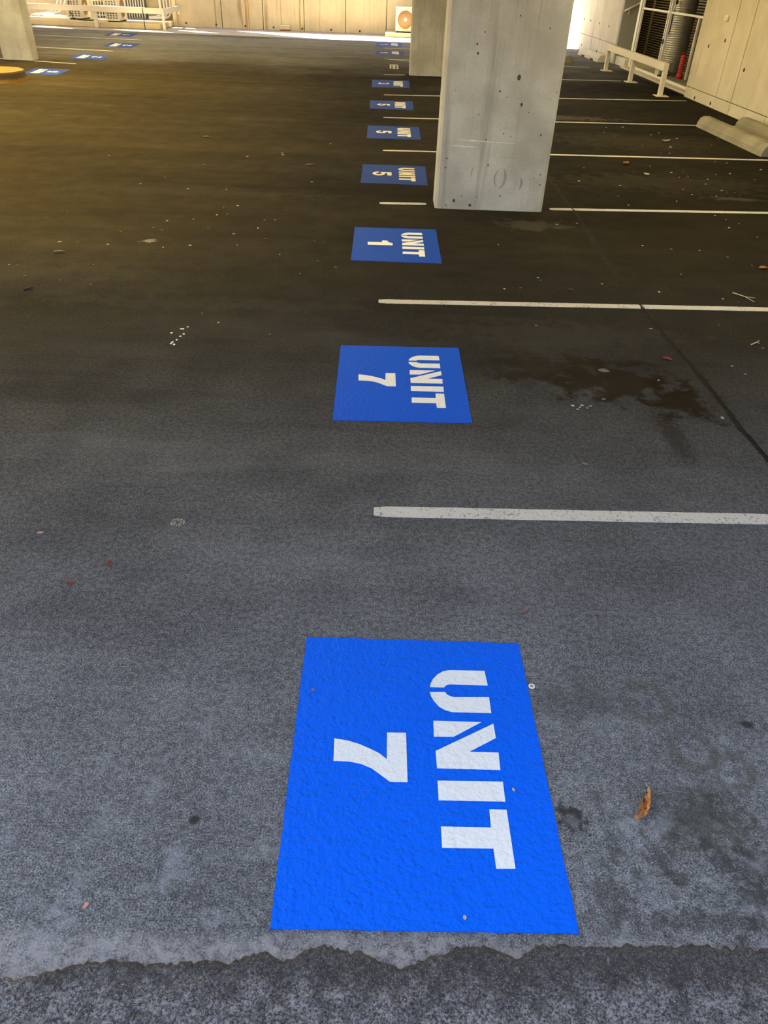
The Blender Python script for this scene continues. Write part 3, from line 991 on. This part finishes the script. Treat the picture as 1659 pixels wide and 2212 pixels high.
unit_panel([(-0.206, 21.426), (0.494, 21.60), (0.485, 20.474), (-0.203, 20.403)], D1, 'blue UNIT 1 panel just beyond the faded white stencil', M_BLUE_WORN, M_CREAM, False)
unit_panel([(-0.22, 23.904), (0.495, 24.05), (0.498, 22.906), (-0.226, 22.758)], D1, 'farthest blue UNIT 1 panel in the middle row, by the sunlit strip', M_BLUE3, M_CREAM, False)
# the left row reads from the other side: its local frame is turned by half
LQ = [[(-6.282, 15.324), (-5.646, 15.275), (-5.588, 14.424), (-6.214, 14.499)], [(-6.387, 17.985), (-5.746, 17.957), (-5.623, 17.011), (-6.321, 17.077)],
      [(-6.577, 20.834), (-5.889, 20.824), (-5.79, 19.676), (-6.483, 19.754)], [(-7.45, 23.742), (-6.745, 23.769), (-6.634, 22.605), (-7.36, 22.729)]]
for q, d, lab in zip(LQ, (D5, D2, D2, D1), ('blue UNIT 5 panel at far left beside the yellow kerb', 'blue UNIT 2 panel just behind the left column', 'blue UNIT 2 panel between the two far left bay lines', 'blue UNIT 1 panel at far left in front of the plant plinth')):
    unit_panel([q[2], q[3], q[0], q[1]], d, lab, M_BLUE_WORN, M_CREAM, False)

# faded older stencil without a blue ground
fs = empty('faded_stencil', (.22, 17.9, 0), 'faded white stencil lettering on bare asphalt in front of the second column', 'floor sign')
for b in ((.13, .31, 18.14, 18.30), (.13, .16, 17.50, 18.14), (.20, .245, 17.44, 18.12), (.285, .312, 17.46, 18.14), (.16, .20, 17.84, 17.90), (.245, .285, 17.84, 17.90), (.16, .20, 17.56, 17.64), (.262, .285, 17.46, 17.60), (.16, .20, 18.02, 18.06)):
    box('stroke', (b[0], b[1], b[2], b[3], 0, .0022), M_LINE, fs)


# ------------------------------------------------------------------ wheel stops
def wheel_stop(p0, p1, w, h, mat, label, notches=False):
    a, b = Vector((*p0, 0)), Vector((*p1, 0))
    L = (b - a).length
    ang = math.atan2((b - a).y, (b - a).x)
    pr = [(-w / 2, 0), (-w * .46, h * .45), (-w * .34, h * .82), (-w * .17, h), (w * .17, h), (w * .34, h * .82), (w * .46, h * .45), (w / 2, 0)]
    xs = [0, .02]
    n = 16
    xs += [.04 + (L - .08) * i / n for i in range(n + 1)] + [L - .02, L]
    if notches:
        for c in (L * .28, L * .72):
            xs += [c - .16, c - .155, c + .155, c + .16]
    xs = sorted(xs)
    bm = bmesh.new()
    rows = []
    for x in xs:
        s = .93 if x in (0, L) else 1
        cut = notches and any(abs(x - c) < .158 for c in (L * .28, L * .72))
        row = []
        for (y, z) in pr:
            zz = z * s
            if z == 0 and cut:
                zz = .035
            row.append(bm.verts.new((x, y * s + .002 * noise.noise((x * 9, y * 20, z * 20)), zz + (.003 * noise.noise((x * 7, y * 15, z * 15 + 3)) if z > 0 else 0))))
        rows.append(row)
    for r0, r1 in zip(rows, rows[1:]):
        for k in range(len(pr)):
            bm.faces.new((r0[k], r0[(k + 1) % len(pr)], r1[(k + 1) % len(pr)], r1[k]))
    bm.faces.new(rows[0])
    bm.faces.new(rows[-1][::-1])
    me = fin(bm, 'wheel_stop')
    o = link('wheel_stop', me, mat, None, a)
    o.rotation_euler.z = ang
    return tag(o, label, 'wheel stop', 'concrete wheel stops')


wheel_stop((4.645, 9.50), (4.58, 11.58), .24, .135, M_STOP, 'long worn concrete wheel stop in front, right of the nearest column')
wheel_stop((5.20, 9.35), (5.15, 11.62), .24, .135, M_STOP, 'concrete wheel stop against the right wall, behind another stop')
wheel_stop((5.31, 20.70), (5.26, 22.72), .25, .15, M_STOPW, 'whitish wheel stop with drain notches by the pale far wall', True)
wheel_stop((4.38, 20.25), (4.34, 22.3), .27, .14, M_STOP, 'dark wheel stop end peeping out beside the nearest column')

# yellow kerb island, left edge
ISL = [(-5.95, 13.12), (-5.886, 13.16), (-5.835, 13.24), (-5.80, 13.341), (-5.775, 13.47), (-5.775, 13.62), (-5.82, 13.76), (-5.92, 13.88), (-6.1, 13.96), (-7.9, 14.02), (-7.9, 13.02), (-6.3, 13.06), (-6.1, 13.08)]


def island():
    c = Vector((-6.8, 13.5, 0))
    bm = bmesh.new()
    rings = []
    ctr = Vector((-6.5, 13.52, 0))
    for z, k in ((0, 0), (.06, .004), (.13, .018), (.15, .03), (.157, .05)):
        ring = []
        for x, y in ISL:
            p = Vector((x, y, 0))
            d = (ctr - p).normalized()
            p += d * k
            ring.append(bm.verts.new((p.x - c.x, p.y - c.y, z)))
        rings.append(ring)
    n = len(ISL)
    for a, b in zip(rings, rings[1:]):
        for i in range(n):
            bm.faces.new((a[i], a[(i + 1) % n], b[(i + 1) % n], b[i]))
    bm.faces.new(rings[-1])
    bm.faces.new(rings[0][::-1])
    me = fin(bm, 'kerb_island')
    o = link('kerb_island', me, M_ISLAND, None, c)
    tag(o, 'yellow-topped kerb with black scuffed side at the left edge', 'kerb')


island()


# ------------------------------------------------------------------ guard rails
def base_plate(x, y, par, sx=.10, sy=.10):
    box('base_plate', (x - sx, x + sx, y - sy, y + sy, 0, .012), M_RAIL, par, bevel=.002)


gr = empty('guard_rail', (4.9, 16.75, 0), 'cream guard rail on three posts in front of the store', 'rail')
for y in (14.74, 16.72, 18.72):
    box('post', (4.87, 4.945, y - .04, y + .04, .012, .385 if y < 18 else .40), M_RAIL, gr, bevel=.003)
    base_plate(4.93, y, gr, .11, .12)
bm = bmesh.new()
add_box(bm, -.045, .045, -2.03, 2.03, 0, .115)
me = fin(bm, 'beam', bevel=.004)
link('beam', me, M_RAIL, gr, (.0, -.02, .385))

# plant plinth and its timber rail
pl = box('plinth', (-12.5, -6.53, 25.4, 27.54, 0, .135), M_PLINTH, bevel=.012)
tag(pl, 'mossy cream concrete plinth under the condensers at far left', 'plinth')
lr = empty('guard_rail', (-6.34, 25.28, 0), 'pale timber guard rail with a return in front of the condensers', 'rail')
box('beam', (-12.2, -6.33, 25.24, 25.30, .39, .53), M_RAIL, lr, bevel=.004)
box('return_beam', (-6.39, -6.33, 25.30, 27.03, .385, .525), M_RAIL, lr, bevel=.004)
box('post', (-6.40, -6.33, 25.17, 25.24, 0, .53), M_RAIL, lr, bevel=.004)
for x in (-8.36, -10.4):
    box('post', (x - .05, x + .05, 25.30, 25.395, 0, .50), M_RAIL, lr, bevel=.004)
box('wall_bracket', (-6.39, -6.30, 27.02, 27.048, .30, .54), M_RAIL, lr, bevel=.004)


# ------------------------------------------------------------------ condensers
def condenser(b, face, label, fan=(None, .22), grille=True):
    x0, x1, y0, y1, z0, z1 = b
    r = empty('condenser', ((x0 + x1) / 2, (y0 + y1) / 2, z0), label, 'air conditioner', 'outdoor condenser units')
    f = .03
    for yy in (y0 + .06, y1 - .10):
        box('foot', (x0 + .02, x1 - .02, yy, yy + .05, z0, z0 + f), M_BLACK, r)
    case = box('casing', (x0, x1, y0, y1, z0 + f, z1 - .03), M_AC, r, bevel=.012, seg=2)
    box('lid', (x0 - .006, x1 + .006, y0 - .006, y1 + .006, z1 - .03, z1), M_AC, r, bevel=.008)
    zc = (z0 + z1) / 2 + .01
    R_ = fan[1]
    if face == '-y':
        c = ((fan[0] if fan[0] is not None else (x0 + x1) / 2), y0, zc)
        ax, off = 'Y', Vector((0, -1, 0))
    else:
        c = (x1, (fan[0] if fan[0] is not None else (y0 + y1) / 2), zc)
        ax, off = 'X', Vector((1, 0, 0))
    c = Vector(c)
    sgn = -1 if ax == 'Y' else 1
    well = lathe('fan_well', [(R_, 0), (R_, .004 * sgn), (R_ * .2, .004 * sgn)], c, M_ACFAN, r, 36, ax)
    torus('fan_guard_ring', R_ + .008, .012, c + off * .008, ax, M_AC, well)
    for k in range(1, 5):
        torus('fan_guard_ring', R_ * (.25 + .17 * k), .0035, c + off * .012, ax, simple('fan_wire', (0.50, 0.34, 0.19), .6), well, 32, 4)
    lathe('fan_hub', [(R_ * .22, 0), (R_ * .22, .014 * sgn), (R_ * .14, .02 * sgn), (R_ * .02, .021 * sgn)], c, M_AC, well, 20, ax)
    if grille and face == '+x':
        bm_ = bmesh.new()
        add_box(bm_, -.025, .025, -.004, .004, -.016, .016)
        hm = fin(bm_, 'vent')
        nx = 4
        for i in range(nx):
            for j in range(9):
                x = x0 + .06 + i * (x1 - x0 - .12) / (nx - 1)
                z = z0 + .10 + j * .055
                if z < z1 - .08:
                    link('vent', hm, M_FIN, case, Vector((x, y0, z)) - parent_world(case))
    return r


cpad = box('condenser_pad', (.03, 1.6, 26.10, 27.0, 0, .11), M_PLINTH, bevel=.012)
tag(cpad, 'raised concrete pad under the condenser at the far wall', 'plinth')
condenser((.33, 1.15, 26.36, 26.70, .11, .75), '-y', 'round-fan condenser standing on a pad half behind the second column', (.62, .235))
condenser((-8.10, -7.74, 25.52, 26.38, .135, .80), '+x', 'condenser behind the left guard rail, nearest its corner', (None, .24))
condenser((-9.36, -8.97, 25.95, 26.80, .135, .80), '+x', 'condenser farther left behind the guard rail middle post', (None, .24))
# coil at the back wall
cu = empty('coil_unit', (-7.75, 27.2, .135), 'dark finned coil unit with pale pipes behind the left guard rail', 'air conditioner')
box('back_plate', (-8.1, -7.4, 27.22, 27.45, .17, .95), M_FIN, cu)
box('base_tray', (-8.2, -7.38, 27.0, 27.45, .135, .17), simple('grey_tray', (0.22, 0.21, 0.19), .7), cu)
for i in range(9):
    x = -8.08 + i * .08
    box('fin', (x, x + .022, 27.19, 27.22, .17, .95), M_PIPE, cu)
cg = empty('coil_unit', (-8.95, 27.3, .135), 'grey gridded coil panel behind the condenser at the middle post', 'air conditioner')
box('back_plate', (-9.0, -8.45, 27.20, 27.44, .135, .95), M_FIN, cg)
for i in range(7):
    x = -9.0 + i * .085
    box('fin', (x, x + .02, 27.175, 27.20, .135, .95), M_AC, cg)
for j in range(6):
    z = .2 + j * .12
    box('fin_bar', (-9.0, -8.45, 27.165, 27.175, z, z + .02), M_AC, cg)
# pipes
pr = empty('pipe_run', (-6.9, 27.3, .135), 'bundle of pale lagged pipes dropping to the plinth beside the far wall corner', 'pipe')
for i, (x, r_) in enumerate(((-6.98, .045), (-6.86, .03), (-6.77, .025), (-6.66, .03))):
    tube('pipe', [(x, 27.42, 1.6), (x, 27.42, .40), (x - .01, 27.40, .30), (x - .06, 27.30, .22), (x - .16, 27.2, .19), (x - .3 - .05 * i, 27.1, .175 + r_ * .2)], r_, M_PIPE, pr)
pr2 = empty('pipe_run', (-10.2, 27.2, .135), 'tangle of pale conduits at the far left end of the plinth', 'pipe')
for i, (x, r_) in enumerate(((-10.1, .03), (-10.0, .022), (-9.88, .02))):
    tube('pipe', [(x, 27.45, 1.6), (x, 27.45, .60), (x - .06, 27.3, .38), (x - .15, 27.1, .26), (x - .32, 26.8, .21), (x - .55 - .1 * i, 26.5, .18)], r_, M_PIPE, pr2)
tube('pipe', [(-10.35, 26.6, .17), (-9.9, 26.75, .175), (-9.45, 26.4, .165)], .022, M_PIPE, pr2)
hs = empty('drain_hose', (-9.0, 25.8, .135), 'dark hose looping over the plinth below the middle post', 'hose')
tube('hose', [(-9.25, 25.9, .60), (-9.22, 25.80, .35), (-9.12, 25.66, .20), (-8.95, 25.6, .16), (-8.7, 25.58, .155), (-8.55, 25.75, .155)], .014, M_BLACK, hs)
rod = empty('thin_rod', (-6.93, 25.20, 0), 'thin dark rod leaning against the left guard rail', 'rod')
tube('shaft', [(-6.93, 25.20, .0), (-6.935, 25.215, .28), (-6.945, 25.226, .57)], .011, M_BLACK, rod)
bx = empty('wall_box', (-3.09, 27.0, 0), 'small cream box with a rusted foot on the far wall base', 'box')
box('case', (-3.24, -2.93, 26.96, 27.048, .03, .155), M_WALLF, bx, bevel=.012)
box('rusted_foot', (-3.23, -2.94, 26.955, 27.048, 0, .03), simple('rust', (0.20, 0.08, 0.03), .9, var=.5, scale=40), bx)
box('lid', (-3.245, -2.925, 26.952, 27.048, .125, .14), M_AC, bx, bevel=.003)

# ------------------------------------------------------------------ debris
PA = [(-3.18, 7.52), (-2.82, 8.24), (-2.04, 7.4), (-2.19, 7.1), (-1.73, 6.98), (-1.39, 7.01), (-1.31, 6.41), (-1.2, 6.47), (-1.24, 6.2), (-1.32, 6.17), (-1.48, 6.03), (-1.67, 5.95), (-1.65, 5.7), (-1.94, 5.63), (-1.73, 5.76), (-1.32, 5.8), (-0.94, 5.84), (-1.1, 5.67), (-2.29, 5.33), (-2.17, 5.35), (-0.85, 5.58), (-0.48, 5.57), (-0.41, 5.53), (-1.36, 5.35), (-1.54, 5.29), (-1.94, 5.31), (-1.03, 5.4), (-0.7, 5.22), (-2.44, 4.82), (-2.38, 4.81), (-2.51, 6.12), (-2.6, 5.92), (-1.9, 4.87), (-2.25, 4.61), (-2.01, 4.56), (-1.8, 4.5), (-1.08, 8.68), (-1.06, 8.59), (-1.42, 8.44), (-1.79, 7.99), (-0.59, 9.3), (-0.65, 7.41), (-0.78, 6.38), (-0.92, 6.07), (-0.84, 6.09), (-1.02, 4.09), (-0.59, 3.82), (-0.9, 3.96), (-0.52, 4.83), (-0.29, 4.98), (-0.42, 5.1)]
PB = [(2.19, 8.49), (2.78, 8.03), (2.38, 7.72), (2.0, 7.85), (2.97, 8.7), (3.29, 8.75), (3.11, 8.41), (3.27, 8.51), (3.13, 8.2), (3.24, 8.25), (3.59, 8.4), (3.77, 8.47), (3.41, 8.14), (3.31, 7.92), (2.99, 7.65), (3.38, 7.67), (3.41, 7.6), (3.48, 7.59), (3.24, 7.43), (3.5, 7.5), (2.77, 7.17), (2.25, 7.28), (2.26, 6.96), (2.96, 6.7), (3.01, 6.58), (3.01, 7.45), (3.23, 9.92), (3.57, 9.88), (3.32, 9.45), (3.43, 9.48), (3.24, 9.19), (3.85, 10.5), (3.73, 10.89), (3.03, 10.49), (3.06, 10.66), (2.96, 10.78), (3.08, 11.16), (3.33, 11.23), (3.57, 10.71), (4.17, 10.12), (3.83, 9.08), (3.95, 9.03), (4.21, 8.72), (3.93, 8.21), (4.42, 10.6)]
PC = [(1.47, 6.24), (1.65, 6.3), (0.91, 5.63), (1.1, 4.86), (1.09, 4.91), (1.51, 4.83), (0.94, 4.7), (0.83, 4.67), (2.04, 5.73), (2.24, 5.66), (2.46, 5.66), (2.62, 5.51), (2.94, 6.32), (3.08, 6.46), (2.96, 6.71), (3.08, 6.08), (2.73, 5.33), (2.13, 5.09), (1.86, 4.71), (2.25, 4.62), (2.33, 4.57), (0.94, 4.07), (1.62, 4.08), (2.06, 4.17), (1.92, 3.6), (1.95, 3.5), (1.46, 3.4), (1.65, 3.02), (0.9, 2.58), (1.2, 3.5), (1.12, 3.17), (2.19, 3.85)]


def rock_mesh(i):
    bm = bmesh.new()
    bmesh.ops.create_icosphere(bm, subdivisions=1, radius=1)
    for v in bm.verts:
        k = 1 + .28 * noise.noise(v.co * 1.3 + Vector((i * 3.1, 0, 0)))
        v.co = Vector((v.co.x * k, v.co.y * k * .8, max(v.co.z * k * .5, -.3) + .3))
    return fin(bm, 'pebble')


ROCKS = [(rock_mesh(i), rock_mesh(i + 20)) for i in range(4)]
for pa, pb in ROCKS:
    pa.materials.append(M_STONE)
    pb.materials.append(M_STONED)


def pebble(x, y, s, dark, label, group):
    me = ROCKS[RNG.randrange(4)][1 if dark else 0]
    o = bpy.data.objects.new('pebble', me)
    o.location = (x, y, 0)
    o.scale = (s * RNG.uniform(1, 1.6), s, s)
    o.rotation_euler.z = RNG.uniform(0, 6.28)
    COL.objects.link(o)
    tag(o, label, 'pebble', group)


for lst, pd, lab, gp in ((PA, .5, 'tiny loose stone on the open asphalt left of the blue panels', 'grit on the open lane'),
                         (PB, .35, 'tiny loose stone on the dark bays between column and right wall', 'grit in the far right bays'),
                         (PC, .4, 'tiny loose stone on the bays in front of the nearest column', 'grit in the near right bays')):
    for (x, y) in lst:
        s = RNG.uniform(.0055, .0105) * (1 + max(0, y - 6) * .09)
        pebble(x, y, s, RNG.random() < pd, lab, gp)

# white chips
for (x, y) in [(-1.13, 3.8), (-1.09, 3.86), (-1.08, 3.86), (-1.06, 3.79), (-1.07, 3.76), (-1.08, 3.71), (-1.1, 3.66), (-1.08, 3.65), (-1.06, 3.89), (-1.095, 3.68)]:
    o = prism_xy('paint_chip', [(x + .007 * RNG.uniform(.6, 1.3) * math.cos(a * 1.05), y + .009 * RNG.uniform(.6, 1.3) * math.sin(a * 1.05)) for a in range(6)], 0, .002, M_WHITE)
    tag(o, 'white paint chip in the cluster on the lane left of the second panel', 'paint chip', 'white chips on the lane')
for (x, y, r_) in ((.955, 3.10, .010), (.985, 3.085, .007), (1.0, 3.105, .009), (1.02, 3.08, .005), (.97, 3.065, .006), (1.04, 3.10, .007)):
    o = prism_xy('paint_chip', [(x + r_ * RNG.uniform(.6, 1.3) * math.cos(a * 1.05), y + r_ * RNG.uniform(.5, 1.0) * math.sin(a * 1.05)) for a in range(6)], 0, .0016, M_LINE)
    tag(o, 'white splash fleck at the near edge of the oil stain', 'paint chip', 'white flecks by the oil stain')


def flat_leaf(name, x, y, L, w, rot, mat, label, curl=.25):
    n = 8
    V, F = [], []
    for i in range(n + 1):
        t = i / n
        ww = w * math.sin(math.pi * min(1, t * .96 + .03)) ** .8
        z = .004 + curl * L * (t - .5) ** 2
        for k in (-1, -.5, 0, .5, 1):
            V.append(((t - .5) * L, k * ww / 2, z + abs(k) ** 2 * ww * .35))
    for i in range(n):
        for k in range(4):
            F.append((i * 5 + k, i * 5 + k + 1, i * 5 + 6 + k, i * 5 + 5 + k))
    me = bpy.data.meshes.new(name)
    me.from_pydata(V, [], F)
    o = link(name, me, mat, None, (x, y, 0))
    o.rotation_euler.z = rot
    md = o.modifiers.new('thickness', 'SOLIDIFY')
    md.thickness = .0012
    md.offset = 1
    return tag(o, label, 'leaf', 'fallen leaves')


flat_leaf('fallen_leaf', -.883, 1.867, .024, .012, 1.0, M_REDLEAF, 'dark red leaflet, right one of a pair on the lane')
flat_leaf('fallen_leaf', -.978, 1.762, .026, .012, .4, M_REDLEAF, 'dark red leaflet, left one of a pair on the lane')
flat_leaf('fallen_leaf', -1.173, 2.019, .022, .010, .1, M_PINK, 'pale pink petal near the left edge of the lane')
flat_leaf('fallen_leaf', -.594, .747, .014, .007, .9, M_PINK, 'small pinkish scrap near the bottom left rough edge')
flat_leaf('fallen_leaf', .502, 1.678, .014, .009, .3, M_REDLEAF, 'tiny reddish scrap above the right corner of the nearest panel')
flat_leaf('fallen_leaf', 1.585, 3.658, .05, .022, -.6, M_REDLEAF, 'red leaf by the crack in the right-hand bay')
flat_leaf('fallen_leaf', 2.788, 5.27, .07, .04, .2, M_ORANGE, 'orange leaf at the right edge of the picture')
flat_leaf('fallen_leaf', 1.27, 4.69, .035, .016, -.3, M_REDLEAF, 'small red leaf beside the bay line in front of the column')
flat_leaf('fallen_leaf', 2.71, 8.75, .10, .06, .8, M_ORANGE, 'curled orange-brown leaf on the dark bay behind the column', .9)
flat_leaf('fallen_leaf', 2.79, 8.23, .08, .05, 2.0, M_TWIG, 'pale dry leaf on the dark bay behind the column', .8)
flat_leaf('fallen_leaf', 3.62, 10.24, .12, .05, .2, M_TWIG, 'dry brown leaf in the bay before the long wheel stop', .8)
flat_leaf('fallen_leaf', -.151, 1.345, .010, .006, .7, M_ORANGE, 'orange speck on the left half of the nearest blue panel').location.z = .0024
flat_leaf('fallen_leaf', .378, 1.045, .009, .005, 2.0, M_TWIG, 'dry speck beside the T of the nearest blue panel').location.z = .0024
flat_leaf('fallen_leaf', .228, .735, .009, .006, 1.7, M_TWIG, 'dry speck near the lower edge of the nearest blue panel').location.z = .0024


def big_leaf():
    """curled dry leaf: a cupped lower blade and a rolled upper end"""
    c = Vector((.698, 1.01, 0))
    r = empty('dry_leaf', c, 'large curled brown dry leaf lying right of the nearest blue panel', 'leaf', 'fallen leaves')
    LE = [(0.698, 1.028), (0.697, 1.02), (0.694, 1.012), (0.687, 1.006), (0.684, 0.999), (0.684, 0.991), (0.673, 0.984), (0.667, 0.978)]
    RE = [(0.717, 1.039), (0.717, 1.028), (0.716, 1.02), (0.714, 1.013), (0.708, 0.998), (0.702, 0.988), (0.695, 0.982), (0.677, 0.976)]

    def blade(name, A, B, zf, rows, cols, mat):
        V, F = [], []
        for i in range(rows + 1):
            t = i / rows * (len(A) - 1)
            k = min(int(t), len(A) - 2)
            f = t - k
            a_ = Vector(A[k]).lerp(Vector(A[k + 1]), f)
            b_ = Vector(B[k]).lerp(Vector(B[k + 1]), f)
            for j in range(cols + 1):
                q = j / cols
                p = a_.lerp(b_, q)
                z = zf(i / rows, q) + .0010 * noise.noise((p.x * 160, p.y * 160, 3))
                V.append((p.x - c.x + .0006 * noise.noise((p.y * 300, q, 1)), p.y - c.y, max(z, .0008)))
        for i in range(rows):
            for j in range(cols):
                q = i * (cols + 1) + j
                F.append((q, q + 1, q + cols + 2, q + cols + 1))
        me = bpy.data.meshes.new(name)
        me.from_pydata(V, [], F)
        for p in me.polygons:
            p.use_smooth = True
        o = link(name, me, mat, r)
        md = o.modifiers.new('thickness', 'SOLIDIFY')
        md.thickness = .0008
        md.offset = 1
        return o
    bl = blade('blade', LE, RE, lambda t, q: .002 + .016 * max(0, q - .45) ** 1.4 * 2 * math.sin(math.pi * min(1, .25 + t * .75)) + .012 * max(0, .45 - q) ** 1.5 * 2 + .006 * max(0, .2 - t) * 4, 21, 10, M_LEAF)
    T1 = [(0.725, 1.06), (0.719, 1.054), (0.718, 1.047), (0.717, 1.04), (0.716, 1.031), (0.715, 1.022)]
    T2 = [(0.726, 1.06), (0.728, 1.056), (0.728, 1.048), (0.724, 1.036), (0.72, 1.027), (0.716, 1.021)]
    blade('rolled_tip', T1, T2, lambda t, q: .004 + .007 * math.sin(math.pi * q) + .008 * t, 14, 6, simple('ochre_leaf', (0.36, 0.19, 0.05), .55, var=.3, scale=120))
    tube('midrib', [(.676, .980, .005), (.692, .995, .0065), (.703, 1.012, .006), (.709, 1.03, .007)], [.0005, .0008, .0008, .0006], M_ORANGE, bl, 6)
    tube('stalk', [(.7255, 1.059, .006), (.724, 1.066, .005), (.721, 1.073, .003)], [.0011, .0008, .0005], M_TWIG, r, 6)


big_leaf()


def twig(a, b, r_, label, mat=None, fork=None):
    t = empty('twig', (a[0], a[1], 0), label, 'twig', 'twigs on the floor')
    mid = ((a[0] + b[0]) / 2 + .01, (a[1] + b[1]) / 2, r_ + .004)
    tube('stem', [(a[0], a[1], r_), mid, (b[0], b[1], r_)], [r_, r_ * .8, r_ * .5], mat or M_TWIG, t, 6)
    if fork:
        tube('fork', [mid, (fork[0], fork[1], r_ + .004)], r_ * .5, mat or M_TWIG, t, 6)


twig((2.36, 4.74), (2.44, 4.58), .004, 'pale forked twig near the right edge beyond the second bay line', fork=(2.47, 4.64))
twig((2.14, 3.89), (2.21, 3.95), .004, 'short pale twig near the right edge by the first bay', fork=(2.19, 3.90))
twig((-2.24, 5.09), (-2.17, 5.105), .009, 'stubby brown stick on the lane at left', M_STONED)
twig((-2.08, 9.43), (-2.0, 9.42), .008, 'dark stick lying far up the lane', M_STONED)
twig((-.77, 8.12), (-.67, 8.15), .008, 'brown stick on the lane left of the UNIT 5 panel', M_STONED)
twig((-2.16, 4.36), (-2.12, 4.41), .007, 'dark crooked stick at the left edge of the lane', M_BLACK)

cap = empty('bottle_cap', (.477, 1.38, 0), 'white flattened ring cap beside the right edge of the nearest panel', 'cap')
torus('rim', .0072, .0022, (.479, 1.381, .002), 'Z', M_WMETAL, cap, 20, 6)
lathe('disc', [(.0072, 0), (.0072, .0012), (.001, .0013)], (.479, 1.381, .0002), M_STONE, cap, 16)
gm = empty('gum_mark', (-.707, 2.105, 0), 'pale round splatter mark on the lane left of the thick bay line', 'stain')
for R_, nn in ((.023, 16), (.013, 8)):
    for k in range(nn):
        a = k * 2 * math.pi / nn + RNG.uniform(-.1, .1)
        x, y = -.707 + R_ * math.cos(a), 2.105 + R_ * math.sin(a) * .9
        rr = RNG.uniform(.002, .0048)
        prism_xy('speckle', [(x + rr * math.cos(b), y + rr * .8 * math.sin(b)) for b in range(6)], 0, .0012, M_STONE, gm)
